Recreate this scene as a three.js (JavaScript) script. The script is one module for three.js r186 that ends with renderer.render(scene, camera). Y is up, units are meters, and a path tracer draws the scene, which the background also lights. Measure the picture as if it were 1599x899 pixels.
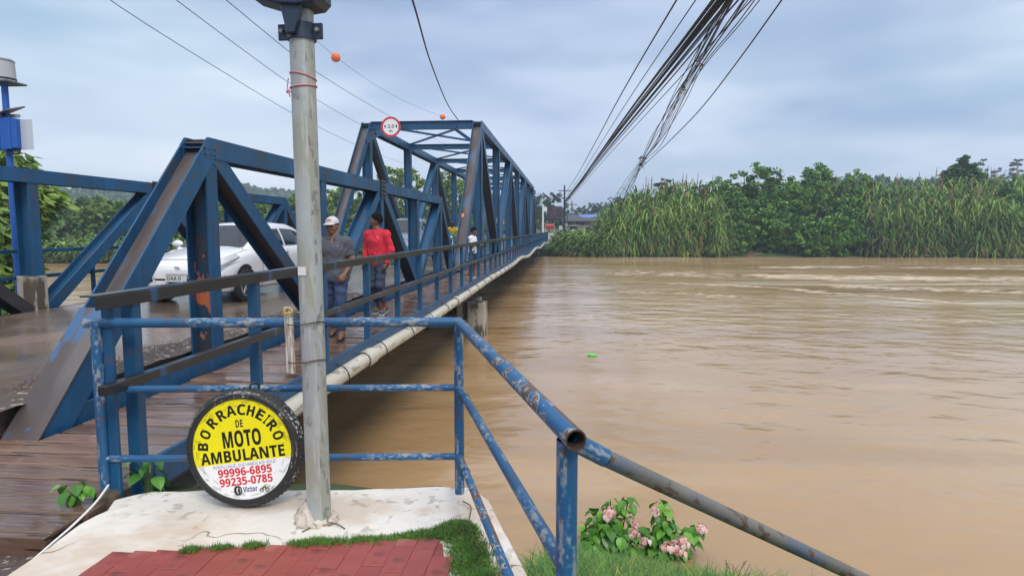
import * as THREE from 'three';
import { mergeGeometries } from 'three/addons/utils/BufferGeometryUtils.js';

// ------------------------------------------------------------------ camera
const scene = new THREE.Scene();
const camera = new THREE.PerspectiveCamera(48.43, 1024 / 575, 0.05, 3000);
camera.position.set(0, 1.5, 0);
camera.rotation.order = 'YXZ';
camera.rotation.set(-Math.atan(0.092), Math.atan(86.5 / 1004.2), 0);

// ------------------------------------------------------------------ noise
function rngOf(seed) { let s = seed >>> 0; return () => { s = (s + 0x6d2b79f5) | 0; let t = Math.imul(s ^ (s >>> 15), 1 | s); t = (t + Math.imul(t ^ (t >>> 7), 61 | t)) ^ t; return ((t ^ (t >>> 14)) >>> 0) / 4294967296; }; }
const hash = (x, y, s) => { let h = Math.imul(x, 374761393) + Math.imul(y, 668265263) + Math.imul(s, 974634541) | 0; h = Math.imul(h ^ (h >>> 13), 1274126177); return ((h ^ (h >>> 16)) >>> 0) / 4294967296; };
const md = (a, n) => ((a % n) + n) % n;
function vnoise(x, y, px, py, s) {           // value noise that repeats every px, py cells
  const x0 = Math.floor(x), y0 = Math.floor(y), fx = x - x0, fy = y - y0, u = fx * fx * (3 - 2 * fx), v = fy * fy * (3 - 2 * fy);
  const a = md(x0, px), b = md(x0 + 1, px), c = md(y0, py), d = md(y0 + 1, py);
  const p = hash(a, c, s), q = hash(b, c, s), r = hash(a, d, s), t = hash(b, d, s);
  return p + (q - p) * u + (r - p) * v + (p - q - r + t) * u * v;
}
function fbm(u, v, fx, fy, oct, s) {         // u, v in 0..1, tiles
  let a = 0, w = 0.5, n = 0;
  for (let i = 0; i < oct; i++) { a += w * vnoise(u * fx, v * fy, fx, fy, s + i * 17); n += w; w *= 0.5; fx *= 2; fy *= 2; }
  return a / n;
}
const lerp = (a, b, t) => a + (b - a) * t, clamp = (x, a = 0, b = 1) => Math.min(b, Math.max(a, x)), sstep = (a, b, x) => { const t = clamp((x - a) / (b - a)); return t * t * (3 - 2 * t); };
const mix3 = (a, b, t) => [lerp(a[0], b[0], t), lerp(a[1], b[1], t), lerp(a[2], b[2], t)];
const mul3 = (a, k) => [a[0] * k, a[1] * k, a[2] * k];
const DEG = Math.PI / 180;

// ------------------------------------------------------------------ sky: one overcast dome, computed
{
  const W = 1024, H = 512, data = new Float32Array(W * H * 4);
  for (let j = 0; j < H; j++) for (let i = 0; i < W; i++) {
    const el = ((j + 0.5) / H - 0.5) * 180, az = (i + 0.5) / W;
    const e = clamp(el / 90, 0, 1);
    let c = mix3([0.56, 0.68, 0.82], [0.50, 0.625, 0.77], sstep(0.02, 0.3, e));
    c = mix3(c, [1.15, 1.2, 1.27], sstep(0.28, 0.8, e));
    const vs = 3 + 8 * e;
    const n = fbm(az, clamp(e) * 0.9 + 0.05, 7, 5, 5, 11), n2 = fbm(az, Math.sqrt(e), 5, 6, 4, 71);
    const big = sstep(0.32, 0.68, n * 0.55 + n2 * 0.45);
    c = mix3([c[0] * 0.74, c[1] * 0.75, c[2] * 0.85], [c[0] * 1.2, c[1] * 1.15, c[2] * 1.07], big);
    const q = (a, h, sa, sh) => Math.exp(-(((az - a) / sa) ** 2) - (((el - h) / sh) ** 2)), w = 0.75 * (fbm(az + 0.012 * n, clamp(e) * 1.0 + 0.03 * n2, 14, 16, 5, 131) - 0.5) + 0.55 * (sstep(0.36, 0.66, fbm(az + 0.01 * n2, clamp(e) + 0.02 * n, 26, 30, 4, 151)) - 0.5) * 0.45;      // banks of cloud
    const g = 1 + 0.16 * q(0.27, 19, 0.05, 9) + 0.07 * q(0.19, 5, 0.05, 5) - 0.13 * q(0.15, 13, 0.06, 5) - 0.30 * q(0.325, 10, 0.055, 5) + 0.06 * q(0.36, 4, 0.04, 4) + 1.15 * w * (1 - e);
    c = [c[0] * g, c[1] * (0.25 + 0.75 * g) * 1.0, c[2] * (0.5 + 0.5 * g)];
    const k = 0.80;
    const o = (j * W + i) * 4; data[o] = c[0] * k; data[o + 1] = c[1] * k; data[o + 2] = c[2] * k; data[o + 3] = 1;
  }
  const t = new THREE.DataTexture(data, W, H, THREE.RGBAFormat, THREE.FloatType);
  t.mapping = THREE.EquirectangularReflectionMapping; t.magFilter = THREE.LinearFilter; t.needsUpdate = true;
  scene.background = t; scene.environment = t;
}
const sun = new THREE.DirectionalLight(new THREE.Color(1, 0.93, 0.84), 1.5);
sun.position.set(30, 70, 18); sun.castShadow = true; sun.shadow.radius = 40;
sun.shadow.mapSize.set(2048, 2048);
Object.assign(sun.shadow.camera, { left: -90, right: 90, top: 90, bottom: -90, near: 1, far: 260 });
scene.add(sun, sun.target); sun.target.position.set(0, 0, -40);
scene.fog = new THREE.FogExp2(0xc3d2e6, 0.001);

const renderer = new THREE.WebGLRenderer({ antialias: true });
renderer.shadowMap.enabled = true;
renderer.toneMapping = THREE.LinearToneMapping;
renderer.toneMappingExposure = 1.55;
renderer.setSize(1024, 575);

// ------------------------------------------------------------------ textures (linear colours in, computed pixel by pixel)
const enc = (x) => { x = clamp(x); return Math.round(255 * (x <= 0.0031308 ? 12.92 * x : 1.055 * Math.pow(x, 1 / 2.4) - 0.055)); };
function colorTex(n, size, f, m = n) {       // size: metres that one repeat covers (number or [u, v])
  const d = new Uint8Array(n * m * 4);
  for (let j = 0; j < m; j++) for (let i = 0; i < n; i++) { const c = f((i + 0.5) / n, (j + 0.5) / m), o = (j * n + i) * 4; d[o] = enc(c[0]); d[o + 1] = enc(c[1]); d[o + 2] = enc(c[2]); d[o + 3] = 255; }
  return finish(new THREE.DataTexture(d, n, m), size, true);
}
function greyTex(n, size, f, m = n) {
  const d = new Uint8Array(n * m * 4);
  for (let j = 0; j < m; j++) for (let i = 0; i < n; i++) { const c = Math.round(255 * clamp(f((i + 0.5) / n, (j + 0.5) / m))), o = (j * n + i) * 4; d[o] = d[o + 1] = d[o + 2] = c; d[o + 3] = 255; }
  return finish(new THREE.DataTexture(d, n, m), size, false);
}
function finish(t, size, srgb) {
  t.wrapS = t.wrapT = THREE.RepeatWrapping; t.magFilter = THREE.LinearFilter; t.minFilter = THREE.LinearMipmapLinearFilter; t.generateMipmaps = true;
  if (size) { const [a, b] = Array.isArray(size) ? size : [size, size]; t.repeat.set(1 / a, 1 / b); }
  if (srgb) t.colorSpace = THREE.SRGBColorSpace;
  t.needsUpdate = true; return t;
}
const std = (name, o) => { const m = new THREE.MeshStandardMaterial(o); m.name = name; m.side = THREE.DoubleSide; return m; };
const phys = (name, o) => { const m = new THREE.MeshPhysicalMaterial(o); m.name = name; m.side = THREE.DoubleSide; return m; };
const rgb = (r, g, b) => new THREE.Color().setRGB(r, g, b);

const BLUE = [0.008, 0.088, 0.205], BLUE2 = [0.006, 0.055, 0.130], BROWN = [0.075, 0.058, 0.056], RUST = [0.12, 0.045, 0.022], GREY = [0.33, 0.33, 0.31];
const paintTex = colorTex(512, 2.2, (u, v) => {
  let c = mix3(BLUE2, BLUE, fbm(u, v, 3, 3, 4, 5));
  const streak = fbm(u, v, 40, 4, 3, 9); c = mul3(c, 0.8 + 0.4 * streak);
  const dirt = sstep(0.56, 0.78, fbm(u, v, 5, 5, 5, 21)); c = mix3(c, [0.05, 0.05, 0.055], dirt * 0.6);
  const chip = sstep(0.70, 0.72, fbm(u, v, 24, 24, 4, 33)) * sstep(0.5, 0.6, fbm(u, v, 4, 4, 3, 39)); c = mix3(c, RUST, chip * 0.8);
  return c;
});
const paintRough = greyTex(256, 2.2, (u, v) => 0.3 + 0.35 * fbm(u, v, 5, 5, 4, 21));
const wornTex = colorTex(512, 2.0, (u, v) => {          // faces gone brown, blue left in patches
  let c = mix3(mul3(BROWN, 0.75), mul3(BROWN, 1.35), fbm(u, v, 4, 4, 5, 51));
  c = mix3(c, [0.16, 0.15, 0.15], 0.5 * sstep(0.5, 0.8, fbm(u, v, 12, 3, 4, 57)));
  const left = sstep(0.61, 0.66, 0.5 * fbm(u, v, 5, 4, 3, 61) + 0.5 * fbm(u, v, 30, 14, 4, 67)); c = mix3(c, [0.03, 0.12, 0.27], left * 0.8);
  return c;
});
const orangeTex = colorTex(512, [2.2, 2.2], (u, v) => {  // blue with bright primer and rust showing low down
  let c = mix3(mul3(BLUE2, 0.5), mul3(BLUE, 0.55), fbm(u, v, 3, 3, 4, 105));
  c = mix3(c, [0.03, 0.03, 0.034], 0.8 * sstep(0.45, 0.7, fbm(u, v, 6, 6, 4, 121)));
  const chip = sstep(0.60, 0.63, 0.7 * fbm(u, v, 7, 5, 4, 137) + 0.3 * fbm(u, v, 40, 30, 3, 139)); c = mix3(c, [0.46, 0.115, 0.035], chip * 0.9);
  return c;
});
const pipeTex = colorTex(512, [0.9, 0.9], (u, v) => {    // bright handrail paint worn to primer and metal
  let c = mix3([0.013, 0.075, 0.175], [0.018, 0.105, 0.24], fbm(u, v, 4, 4, 4, 205));
  const a = 0.5 * fbm(u, v, 6, 8, 3, 221) + 0.5 * fbm(u, v, 34, 60, 4, 227);
  c = mix3(c, [0.09, 0.19, 0.34], 0.75 * sstep(0.555, 0.62, a));
  c = mix3(c, mix3([0.36, 0.36, 0.33], [0.24, 0.2, 0.17], fbm(u, v, 14, 14, 3, 239)), sstep(0.625, 0.65, a) * 0.75);
  c = mix3(c, RUST, 0.8 * sstep(0.64, 0.68, fbm(u, v, 44, 60, 4, 243)) * sstep(0.5, 0.65, fbm(u, v, 7, 5, 2, 249)));
  return c;
});
const pipeRustTex = colorTex(512, [0.9, 0.9], (u, v) => {
  const a = 0.6 * fbm(u, v, 3, 5, 3, 321) + 0.4 * fbm(u, v, 26, 40, 3, 329);
  let c = mix3([0.085, 0.045, 0.032], [0.16, 0.11, 0.095], fbm(u, v, 40, 40, 3, 325));
  c = mix3(c, [0.018, 0.11, 0.26], sstep(0.53, 0.56, a));
  c = mix3(c, [0.34, 0.36, 0.36], sstep(0.505, 0.52, a) * (1 - sstep(0.53, 0.56, a)));
  return c;
});
const galvTex = colorTex(512, [0.8, 1.6], (u, v) => {    // old galvanised steel, stained
  let c = mix3([0.29, 0.31, 0.305], [0.45, 0.475, 0.475], fbm(u, v, 5, 5, 5, 401));
  c = mix3(c, [0.30, 0.29, 0.19], 0.6 * sstep(0.45, 0.7, fbm(u, v, 8, 5, 5, 411)));
  c = mix3(c, [0.15, 0.15, 0.13], 0.7 * sstep(0.6, 0.72, fbm(u, v, 40, 34, 4, 421)) * sstep(0.4, 0.6, fbm(u, v, 4, 5, 3, 427)));
  c = mix3(c, [0.5, 0.52, 0.51], 0.5 * sstep(0.6, 0.72, fbm(u, v, 30, 8, 4, 431)));
  return c;
});
const fineBump = greyTex(256, 0.5, (u, v) => fbm(u, v, 16, 16, 4, 501));
const paintBump = greyTex(256, 0.8, (u, v) => 0.5 * fbm(u, v, 6, 6, 5, 521) + 0.5 * sstep(0.6, 0.63, fbm(u, v, 7, 5, 5, 221)));
const woodTex = colorTex(1024, [1.3, 0.9], (u, v) => {   // wet brown planks, grain along u
  const g = fbm(u, v, 3, 60, 4, 601), k = fbm(u, v, 4, 5, 5, 611);
  let c = mix3([0.112, 0.064, 0.043], [0.25, 0.165, 0.118], 0.6 * g + 0.5 * (k - 0.2));
  c = mix3(c, [0.26, 0.2, 0.175], 0.4 * sstep(0.58, 0.8, fbm(u, v, 3, 26, 4, 621)));
  c = mix3(c, [0.028, 0.018, 0.016], sstep(0.68, 0.73, fbm(u, v, 3, 48, 3, 631)));
  return c;
}, 512);
const woodBump = greyTex(512, [1.3, 0.9], (u, v) => 0.55 * fbm(u, v, 3, 50, 4, 601) + 0.45 * fbm(u, v, 5, 8, 4, 641) - 0.3 * sstep(0.66, 0.73, fbm(u, v, 3, 48, 3, 631)));
const woodRough = greyTex(256, [1.9, 1.7], (u, v) => 0.04 + 0.28 * sstep(0.42, 0.64, fbm(u, v, 4, 6, 4, 651)));
const concTex = colorTex(1024, 2.6, (u, v) => {          // whitewashed slab, rubbed and stained
  let c = mix3([0.64, 0.59, 0.52], [0.80, 0.77, 0.72], fbm(u, v, 4, 4, 5, 701));
  c = mix3(c, [0.55, 0.44, 0.34], 0.75 * sstep(0.46, 0.7, fbm(u, v, 7, 8, 5, 711)));
  c = mix3(c, [0.30, 0.25, 0.2], 0.55 * sstep(0.62, 0.74, fbm(u, v, 60, 60, 4, 721)) * sstep(0.45, 0.6, fbm(u, v, 5, 5, 3, 727)));
  const cr = Math.abs(fbm(u, v, 4, 4, 5, 731) - 0.5); c = mix3(c, [0.16, 0.13, 0.1], 0.85 * (1 - sstep(0.0025, 0.006, cr)) * sstep(0.48, 0.56, fbm(u, v, 4, 4, 2, 741)));
  return c;
});
const concBump = greyTex(512, 2.6, (u, v) => 0.6 * fbm(u, v, 6, 6, 5, 701) + 0.4 * fbm(u, v, 60, 60, 3, 751));
const pierTex = colorTex(256, 2, (u, v) => mix3(mix3([0.26, 0.24, 0.2], [0.46, 0.43, 0.36], fbm(u, v, 4, 4, 4, 761)), [0.09, 0.07, 0.05], sstep(0.52, 0.66, fbm(u, v, 12, 4, 4, 771))));
const redTex = colorTex(512, 1.1, (u, v) => {
  let c = mix3([0.25, 0.045, 0.036], [0.33, 0.076, 0.064], fbm(u, v, 5, 5, 5, 801));
  c = mix3(c, [0.40, 0.20, 0.18], 0.4 * sstep(0.55, 0.75, fbm(u, v, 4, 4, 5, 811)));
  c = mix3(c, [0.10, 0.03, 0.025], 0.6 * sstep(0.58, 0.75, fbm(u, v, 8, 8, 5, 821)));
  c = mix3(c, [0.55, 0.5, 0.46], sstep(0.745, 0.76, fbm(u, v, 8, 8, 4, 831)) * 0.7);
  return c;
});
const asphTex = colorTex(1024, [5, 5], (u, v) => {
  let c = mix3([0.10, 0.073, 0.057], [0.19, 0.145, 0.115], fbm(u, v, 8, 8, 6, 901));
  c = mix3(c, [0.27, 0.185, 0.135], 0.75 * sstep(0.5, 0.68, fbm(u, v, 4, 4, 5, 911)));
  c = mul3(c, 0.75 + 0.5 * hash(Math.floor(u * 1024), Math.floor(v * 1024), 3));
  return c;
});
const asphRough = greyTex(512, [5, 5], (u, v) => 0.02 + 0.25 * sstep(0.5, 0.68, fbm(u, v, 5, 5, 5, 921)));
const asphBump = greyTex(512, [1, 1], (u, v) => fbm(u, v, 60, 60, 3, 931));
const dirtTex = colorTex(1024, [3, 3], (u, v) => {
  let c = mix3([0.045, 0.034, 0.028], [0.12, 0.085, 0.065], fbm(u, v, 8, 8, 6, 941));
  c = mix3(c, [0.32, 0.28, 0.24], sstep(0.67, 0.70, fbm(u, v, 70, 70, 3, 951)));
  return c;
});
const earthTex = colorTex(512, [9, 9], (u, v) => mix3(mix3([0.03, 0.055, 0.014], [0.075, 0.11, 0.03], fbm(u, v, 10, 10, 5, 961)), [0.13, 0.09, 0.055], sstep(0.52, 0.7, fbm(u, v, 5, 5, 5, 971))));
const waterTex = colorTex(1536, [180, 80], (u, v) => {      // one sheet over the whole reach: silt, darker boils, pale current lines with sky sheen painted in farther out
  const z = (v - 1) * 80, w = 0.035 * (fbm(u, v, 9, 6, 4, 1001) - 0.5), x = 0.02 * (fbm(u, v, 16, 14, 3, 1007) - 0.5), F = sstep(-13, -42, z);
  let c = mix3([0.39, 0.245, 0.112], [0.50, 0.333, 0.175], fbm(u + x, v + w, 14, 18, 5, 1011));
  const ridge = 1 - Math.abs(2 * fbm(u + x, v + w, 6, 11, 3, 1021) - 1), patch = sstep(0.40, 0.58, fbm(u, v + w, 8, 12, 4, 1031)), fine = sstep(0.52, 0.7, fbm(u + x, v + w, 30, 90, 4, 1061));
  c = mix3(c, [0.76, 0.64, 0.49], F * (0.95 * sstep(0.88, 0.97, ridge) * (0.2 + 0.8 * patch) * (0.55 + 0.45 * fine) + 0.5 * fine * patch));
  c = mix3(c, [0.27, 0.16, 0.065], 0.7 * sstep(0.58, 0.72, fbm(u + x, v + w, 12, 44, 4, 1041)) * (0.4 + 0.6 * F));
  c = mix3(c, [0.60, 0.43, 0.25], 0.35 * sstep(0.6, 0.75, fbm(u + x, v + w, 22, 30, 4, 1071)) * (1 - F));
  return c;
}, 1024);
const waterBump = greyTex(1024, [19, 14], (u, v) => {
  const w = 0.06 * (fbm(u, v, 4, 4, 4, 1101) - 0.5), w2 = 0.05 * (fbm(u, v, 6, 6, 3, 1131) - 0.5);
  const calm = sstep(0.36, 0.62, fbm(u + w, v, 3, 4, 4, 1141));
  return 0.5 * fbm(u + w2, v + w, 4, 6, 4, 1111) + 0.5 * (0.4 + 0.6 * calm) * fbm(u + w, v + w2, 20, 24, 4, 1121);
});
const barkTex = colorTex(256, [0.6, 0.6], (u, v) => mix3([0.05, 0.04, 0.03], [0.16, 0.13, 0.1], fbm(u, v, 20, 4, 4, 1201)));
const rubberBump = greyTex(256, 0.15, (u, v) => fbm(u, v, 20, 20, 3, 1301));
const clothBump = greyTex(256, 0.35, (u, v) => 0.8 * fbm(u, v, 5, 3, 4, 1401) + 0.2 * fbm(u, v, 60, 60, 2, 1411));
const denimTex = colorTex(256, 0.5, (u, v) => mul3(mix3([0.012, 0.02, 0.05], [0.03, 0.05, 0.115], fbm(u, v, 4, 3, 5, 1421)), 0.8 + 0.4 * hash(Math.floor(u * 256), Math.floor(v * 256), 4)));

const M = {
  paint: std('blue paint', { map: paintTex, roughnessMap: paintRough, roughness: 1, bumpMap: paintBump, bumpScale: 0.0015 }),
  worn: std('worn brown steel', { map: wornTex, roughness: 0.42, bumpMap: paintBump, bumpScale: 0.0015 }),
  brown: std('dark undercoat', { map: colorTex(256, 1.6, (u, v) => mix3([0.022, 0.022, 0.027], [0.06, 0.05, 0.05], fbm(u, v, 5, 5, 5, 1561))), roughness: 0.5 }),
  orange: std('blue paint with primer', { map: orangeTex, roughness: 0.45, bumpMap: paintBump, bumpScale: 0.0015 }),
  rail: std('dark rail steel', { map: colorTex(256, 1.5, (u, v) => mix3(mix3([0.007, 0.008, 0.010], [0.024, 0.024, 0.026], fbm(u, v, 6, 6, 5, 1501)), [0.02, 0.09, 0.2], 0.8 * sstep(0.62, 0.7, fbm(u, v, 7, 4, 4, 1511)))), roughness: 0.32 }),
  pipe: std('chipped handrail paint', { map: pipeTex, roughness: 0.42, bumpMap: paintBump, bumpScale: 0.002 }),
  pipeRust: std('rusty handrail paint', { map: pipeRustTex, roughness: 0.5, bumpMap: fineBump, bumpScale: 0.002 }),
  pipeIn: std('rust', { map: colorTex(128, 0.3, (u, v) => mix3([0.035, 0.02, 0.015], [0.10, 0.05, 0.032], fbm(u, v, 8, 8, 4, 1521))), roughness: 0.85 }),
  pipeGrey: std('bare handrail metal', { map: colorTex(512, [0.9, 0.9], (u, v) => { let c = mix3([0.10, 0.098, 0.09], [0.205, 0.195, 0.175], fbm(u, v, 6, 6, 5, 1531)); c = mix3(c, [0.05, 0.10, 0.2], 0.6 * sstep(0.48, 0.66, fbm(u, v, 4, 3, 4, 1541))); return mix3(c, [0.11, 0.07, 0.05], sstep(0.62, 0.7, fbm(u, v, 24, 30, 4, 1551))); }), roughness: 0.36, bumpMap: fineBump, bumpScale: 0.001 }),
  galv: std('galvanised steel', { map: galvTex, roughness: 0.5, metalness: 0.1, bumpMap: fineBump, bumpScale: 0.0012 }),
  wood: [0.85, 1.0, 1.15, 0.72, 1.3].map((k, i) => std('wet plank ' + 'abcde'[i], { map: woodTex, color: rgb(k, k * (1 - 0.02 * i), k * (1 - 0.02 * i)), roughnessMap: woodRough, roughness: 1, bumpMap: woodBump, bumpScale: 0.0028 })),
  conc: std('whitewashed concrete', { map: concTex, roughness: 0.8, bumpMap: concBump, bumpScale: 0.012 }),
  pier: std('stained concrete', { map: pierTex, roughness: 0.9, bumpMap: concBump, bumpScale: 0.01 }),
  red: [0.96, 1.0, 1.05, 0.92].map((k, i) => std('red paver ' + 'abcd'[i], { map: redTex, color: rgb(k, k, k), roughness: 0.5, bumpMap: concBump, bumpScale: 0.008 })),
  asphalt: std('wet asphalt', { map: asphTex, roughnessMap: asphRough, roughness: 1, bumpMap: asphBump, bumpScale: 0.0018 }),
  dirt: std('muddy gravel', { map: dirtTex, roughness: 0.7, bumpMap: greyTex(512, [3, 3], (u, v) => 0.5 * fbm(u, v, 70, 70, 3, 951) + 0.5 * fbm(u, v, 9, 9, 4, 941)), bumpScale: 0.03 }),
  earth: std('earth', { map: earthTex, roughness: 0.95 }),
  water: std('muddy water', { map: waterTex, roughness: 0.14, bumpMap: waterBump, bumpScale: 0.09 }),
  bark: std('bark', { map: barkTex, roughness: 0.9, bumpMap: barkTex, bumpScale: 0.01 }),
  foam: phys('river foam', { color: rgb(0.66, 0.53, 0.38), roughness: 1, specularIntensity: 0.1 }),
  leaf: phys('leaf', { color: 0xffffff, vertexColors: true, roughness: 0.55, transmission: 0.25, thickness: 0 }),
  farLeaf: std('foliage', { color: 0xffffff, vertexColors: true, roughness: 0.75 }),
  rubberWorn: std('scuffed tyre rubber', { map: colorTex(512, 0.62, (u, v) => mix3(mix3([0.012, 0.012, 0.013], [0.04, 0.038, 0.036], fbm(u, v, 12, 12, 4, 1311)), [0.5, 0.48, 0.45], 0.85 * sstep(0.6, 0.64, 0.5 * fbm(u, v, 5, 5, 3, 1317) + 0.5 * fbm(u, v, 50, 50, 3, 1323)))), roughness: 0.6, bumpMap: rubberBump, bumpScale: 0.001 }),
  rubber: std('tyre rubber', { color: rgb(0.018, 0.018, 0.019), roughness: 0.55, bumpMap: rubberBump, bumpScale: 0.001 }),
  black: std('black plastic', { color: rgb(0.015, 0.015, 0.017), roughness: 0.45 }),
  cable: std('black cable', { color: rgb(0.02, 0.02, 0.025), roughness: 0.6 }),
  wire: std('wire', { color: rgb(0.12, 0.13, 0.15), roughness: 0.5 }),
  steelDark: std('dark steel', { color: rgb(0.022, 0.035, 0.07), roughness: 0.4, bumpMap: fineBump, bumpScale: 0.001 }),
  white: std('white paint', { color: rgb(0.74, 0.74, 0.73), roughness: 0.5 }),
  pvc: std('white pvc', { map: colorTex(512, [3, 0.8], (u, v) => mix3(mix3([0.50, 0.46, 0.36], [0.66, 0.63, 0.54], fbm(u, v, 5, 5, 5, 1601)), [0.2, 0.15, 0.1], 0.7 * sstep(0.6, 0.75, fbm(u, v, 12, 8, 4, 1611)))), roughness: 0.45 }),
  chrome: std('chrome', { color: rgb(0.7, 0.7, 0.7), metalness: 1, roughness: 0.12 }),
  orangePlastic: std('orange plastic', { color: rgb(0.80, 0.16, 0.035), roughness: 0.5 }),
  skin: std('skin', { color: 0xffffff, vertexColors: true, roughness: 0.5 }),
};

// ------------------------------------------------------------------ geometry helpers
class MB {                                    // collects triangles
  constructor() { this.p = []; this.c = []; this.useC = false; }
  tri(a, b, c, col) { this.p.push(...a, ...b, ...c); if (col) { this.useC = true; for (let i = 0; i < 3; i++) this.c.push(col[0], col[1], col[2]); } }
  quad(a, b, c, d, col) { this.tri(a, b, c, col); this.tri(a, c, d, col); }
  geo(smooth = false) {
    const g = new THREE.BufferGeometry(); g.setAttribute('position', new THREE.Float32BufferAttribute(this.p, 3));
    if (this.useC) g.setAttribute('color', new THREE.Float32BufferAttribute(this.c, 3));
    g.computeVertexNormals(); boxUV(g); return g;
  }
}
function boxUV(g, du = 0, dv = 0) {
  const p = g.attributes.position, n = g.attributes.normal, uv = new Float32Array(p.count * 2);
  for (let i = 0; i < p.count; i++) {
    const x = p.getX(i), y = p.getY(i), z = p.getZ(i), a = Math.abs(n.getX(i)), b = Math.abs(n.getY(i)), c = Math.abs(n.getZ(i));
    if (a >= b && a >= c) { uv[2 * i] = z + du; uv[2 * i + 1] = y + dv; } else if (b >= c) { uv[2 * i] = x + du; uv[2 * i + 1] = z + dv; } else { uv[2 * i] = x + du; uv[2 * i + 1] = y + dv; }
  }
  g.setAttribute('uv', new THREE.BufferAttribute(uv, 2)); return g;
}
const V = (x, y, z) => new THREE.Vector3(x, y, z);
function convexFaces(faces) {                  // flat faces of a convex solid, turned outwards
  const all = faces.flat(), c = [0, 1, 2].map(k => all.reduce((s, v) => s + v[k], 0) / all.length), mb = new MB();
  for (const f of faces) for (let i = 1; i + 1 < f.length; i++) {
    const [a, b, d] = [f[0], f[i], f[i + 1]], u = [b[0] - a[0], b[1] - a[1], b[2] - a[2]], w = [d[0] - a[0], d[1] - a[1], d[2] - a[2]];
    const n = [u[1] * w[2] - u[2] * w[1], u[2] * w[0] - u[0] * w[2], u[0] * w[1] - u[1] * w[0]];
    const m = [(a[0] + b[0] + d[0]) / 3 - c[0], (a[1] + b[1] + d[1]) / 3 - c[1], (a[2] + b[2] + d[2]) / 3 - c[2]];
    if (n[0] * m[0] + n[1] * m[1] + n[2] * m[2] >= 0) mb.tri(a, b, d); else mb.tri(a, d, b);
  }
  return mb;
}
function cbox(w, h, d, c = 0.004, du = 0, dv = 0) {          // box with chamfered edges, centred
  const H = [w / 2, h / 2, d / 2]; c = Math.min(c, H[0] * 0.8, H[1] * 0.8, H[2] * 0.8);
  const pt = (s, ax) => s.map((q, k) => q * (k === ax ? H[k] : H[k] - c)), F = [], S = [-1, 1];
  for (let a = 0; a < 3; a++) { const b = (a + 1) % 3, e = (a + 2) % 3;
    for (const s of S) { const q = (x, y) => { const r = [0, 0, 0]; r[a] = s; r[b] = x; r[e] = y; return pt(r, a); }; F.push([q(-1, -1), q(1, -1), q(1, 1), q(-1, 1)]); }
    for (const s of S) for (const t of S) { const q = (ax, z) => { const r = [0, 0, 0]; r[a] = s; r[b] = t; r[e] = z; return pt(r, ax); }; F.push([q(a, -1), q(a, 1), q(b, 1), q(b, -1)]); } }
  for (const x of S) for (const y of S) for (const z of S) F.push([0, 1, 2].map(k => pt([x, y, z], k)));
  return boxUV(convexFaces(F).geo(), du, dv);
}
function beamGeo(a, b, w, h, c = 0.004, up = V(0, 1, 0)) {     // w across, h along up
  const A = V(...a), B = V(...b), L = A.distanceTo(B), z = B.clone().sub(A).normalize(); if (Math.abs(z.dot(up)) > 0.98) up = V(0, 0, 1);
  const x = up.clone().cross(z).normalize(), y = z.clone().cross(x), g = cbox(w, h, L, c, a[0] * 1.7 + a[2] * 0.37, a[1] + a[2] * 0.61);
  return g.applyMatrix4(new THREE.Matrix4().makeBasis(x, y, z).setPosition(A.add(B).multiplyScalar(0.5)));
}
function tubeGeo(pts, r, seg = 8, n = 0, closed = false) {
  const P = pts.map(p => V(...p)), curve = P.length === 2 ? new THREE.LineCurve3(P[0], P[1]) : new THREE.CatmullRomCurve3(P, closed, 'centripetal');
  const k = n || (P.length === 2 ? 1 : P.length * 4), g = new THREE.TubeGeometry(curve, k, r, seg, closed), L = curve.getLength(), uv = g.attributes.uv;
  for (let i = 0; i < uv.count; i++) uv.setXY(i, uv.getX(i) * L, uv.getY(i) * 2 * Math.PI * r);
  return g;
}
function cylGeo(r0, r1, h, seg = 24, open = false) {           // base at y = 0, uv in metres
  const g = new THREE.CylinderGeometry(r1, r0, h, seg, 1, open); g.translate(0, h / 2, 0); const uv = g.attributes.uv;
  for (let i = 0; i < uv.count; i++) uv.setXY(i, uv.getX(i) * 2 * Math.PI * r0, uv.getY(i) * h); return g;
}
const merge = (list) => { const L = list.map(g => g.index ? g.toNonIndexed() : g), has = L.every(g => g.attributes.color); for (const g of L) { for (const k of Object.keys(g.attributes)) if (!['position', 'normal', 'uv'].includes(k) && !(k === 'color' && has)) g.deleteAttribute(k); } return mergeGeometries(L); };
const xf = (g, x, y, z, rx = 0, ry = 0, rz = 0, s = 1) => g.applyMatrix4(new THREE.Matrix4().compose(V(x, y, z), new THREE.Quaternion().setFromEuler(new THREE.Euler(rx, ry, rz)), Array.isArray(s) ? V(...s) : V(s, s, s)));

// ------------------------------------------------------------------ objects
const used = new Map();
const numbered = (n) => { const k = used.get(n) || 0; used.set(n, k + 1); return k ? n + '_' + String(k).padStart(3, '0') : n; };
function shadow(o) { o.castShadow = o.receiveShadow = true; return o; }
function thing(name, label, category, pos = [0, 0, 0], turn = 0, group) {
  const o = new THREE.Group(); o.name = numbered(name); scene.add(o); o.position.set(...pos); o.rotation.y = turn; o.userData = { label, category }; if (group) o.userData.group = group; return o;
}
function part(parent, name, geo, mat, pos, rot, label) {
  const m = shadow(new THREE.Mesh(geo, mat)); m.name = name; parent.add(m); if (pos) m.position.set(...pos); if (rot) m.rotation.set(...rot); if (label) m.userData.label = label; return m;
}
function solo(name, geo, mat, label, category, group, pos, rot) {
  const m = part(scene, numbered(name), geo, mat, pos, rot); m.userData = { label, category }; if (group) m.userData.group = group; return m;
}
function struct(name, geo, mat) { const m = part(scene, name, geo, mat); m.userData.kind = 'structure'; return m; }
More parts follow.
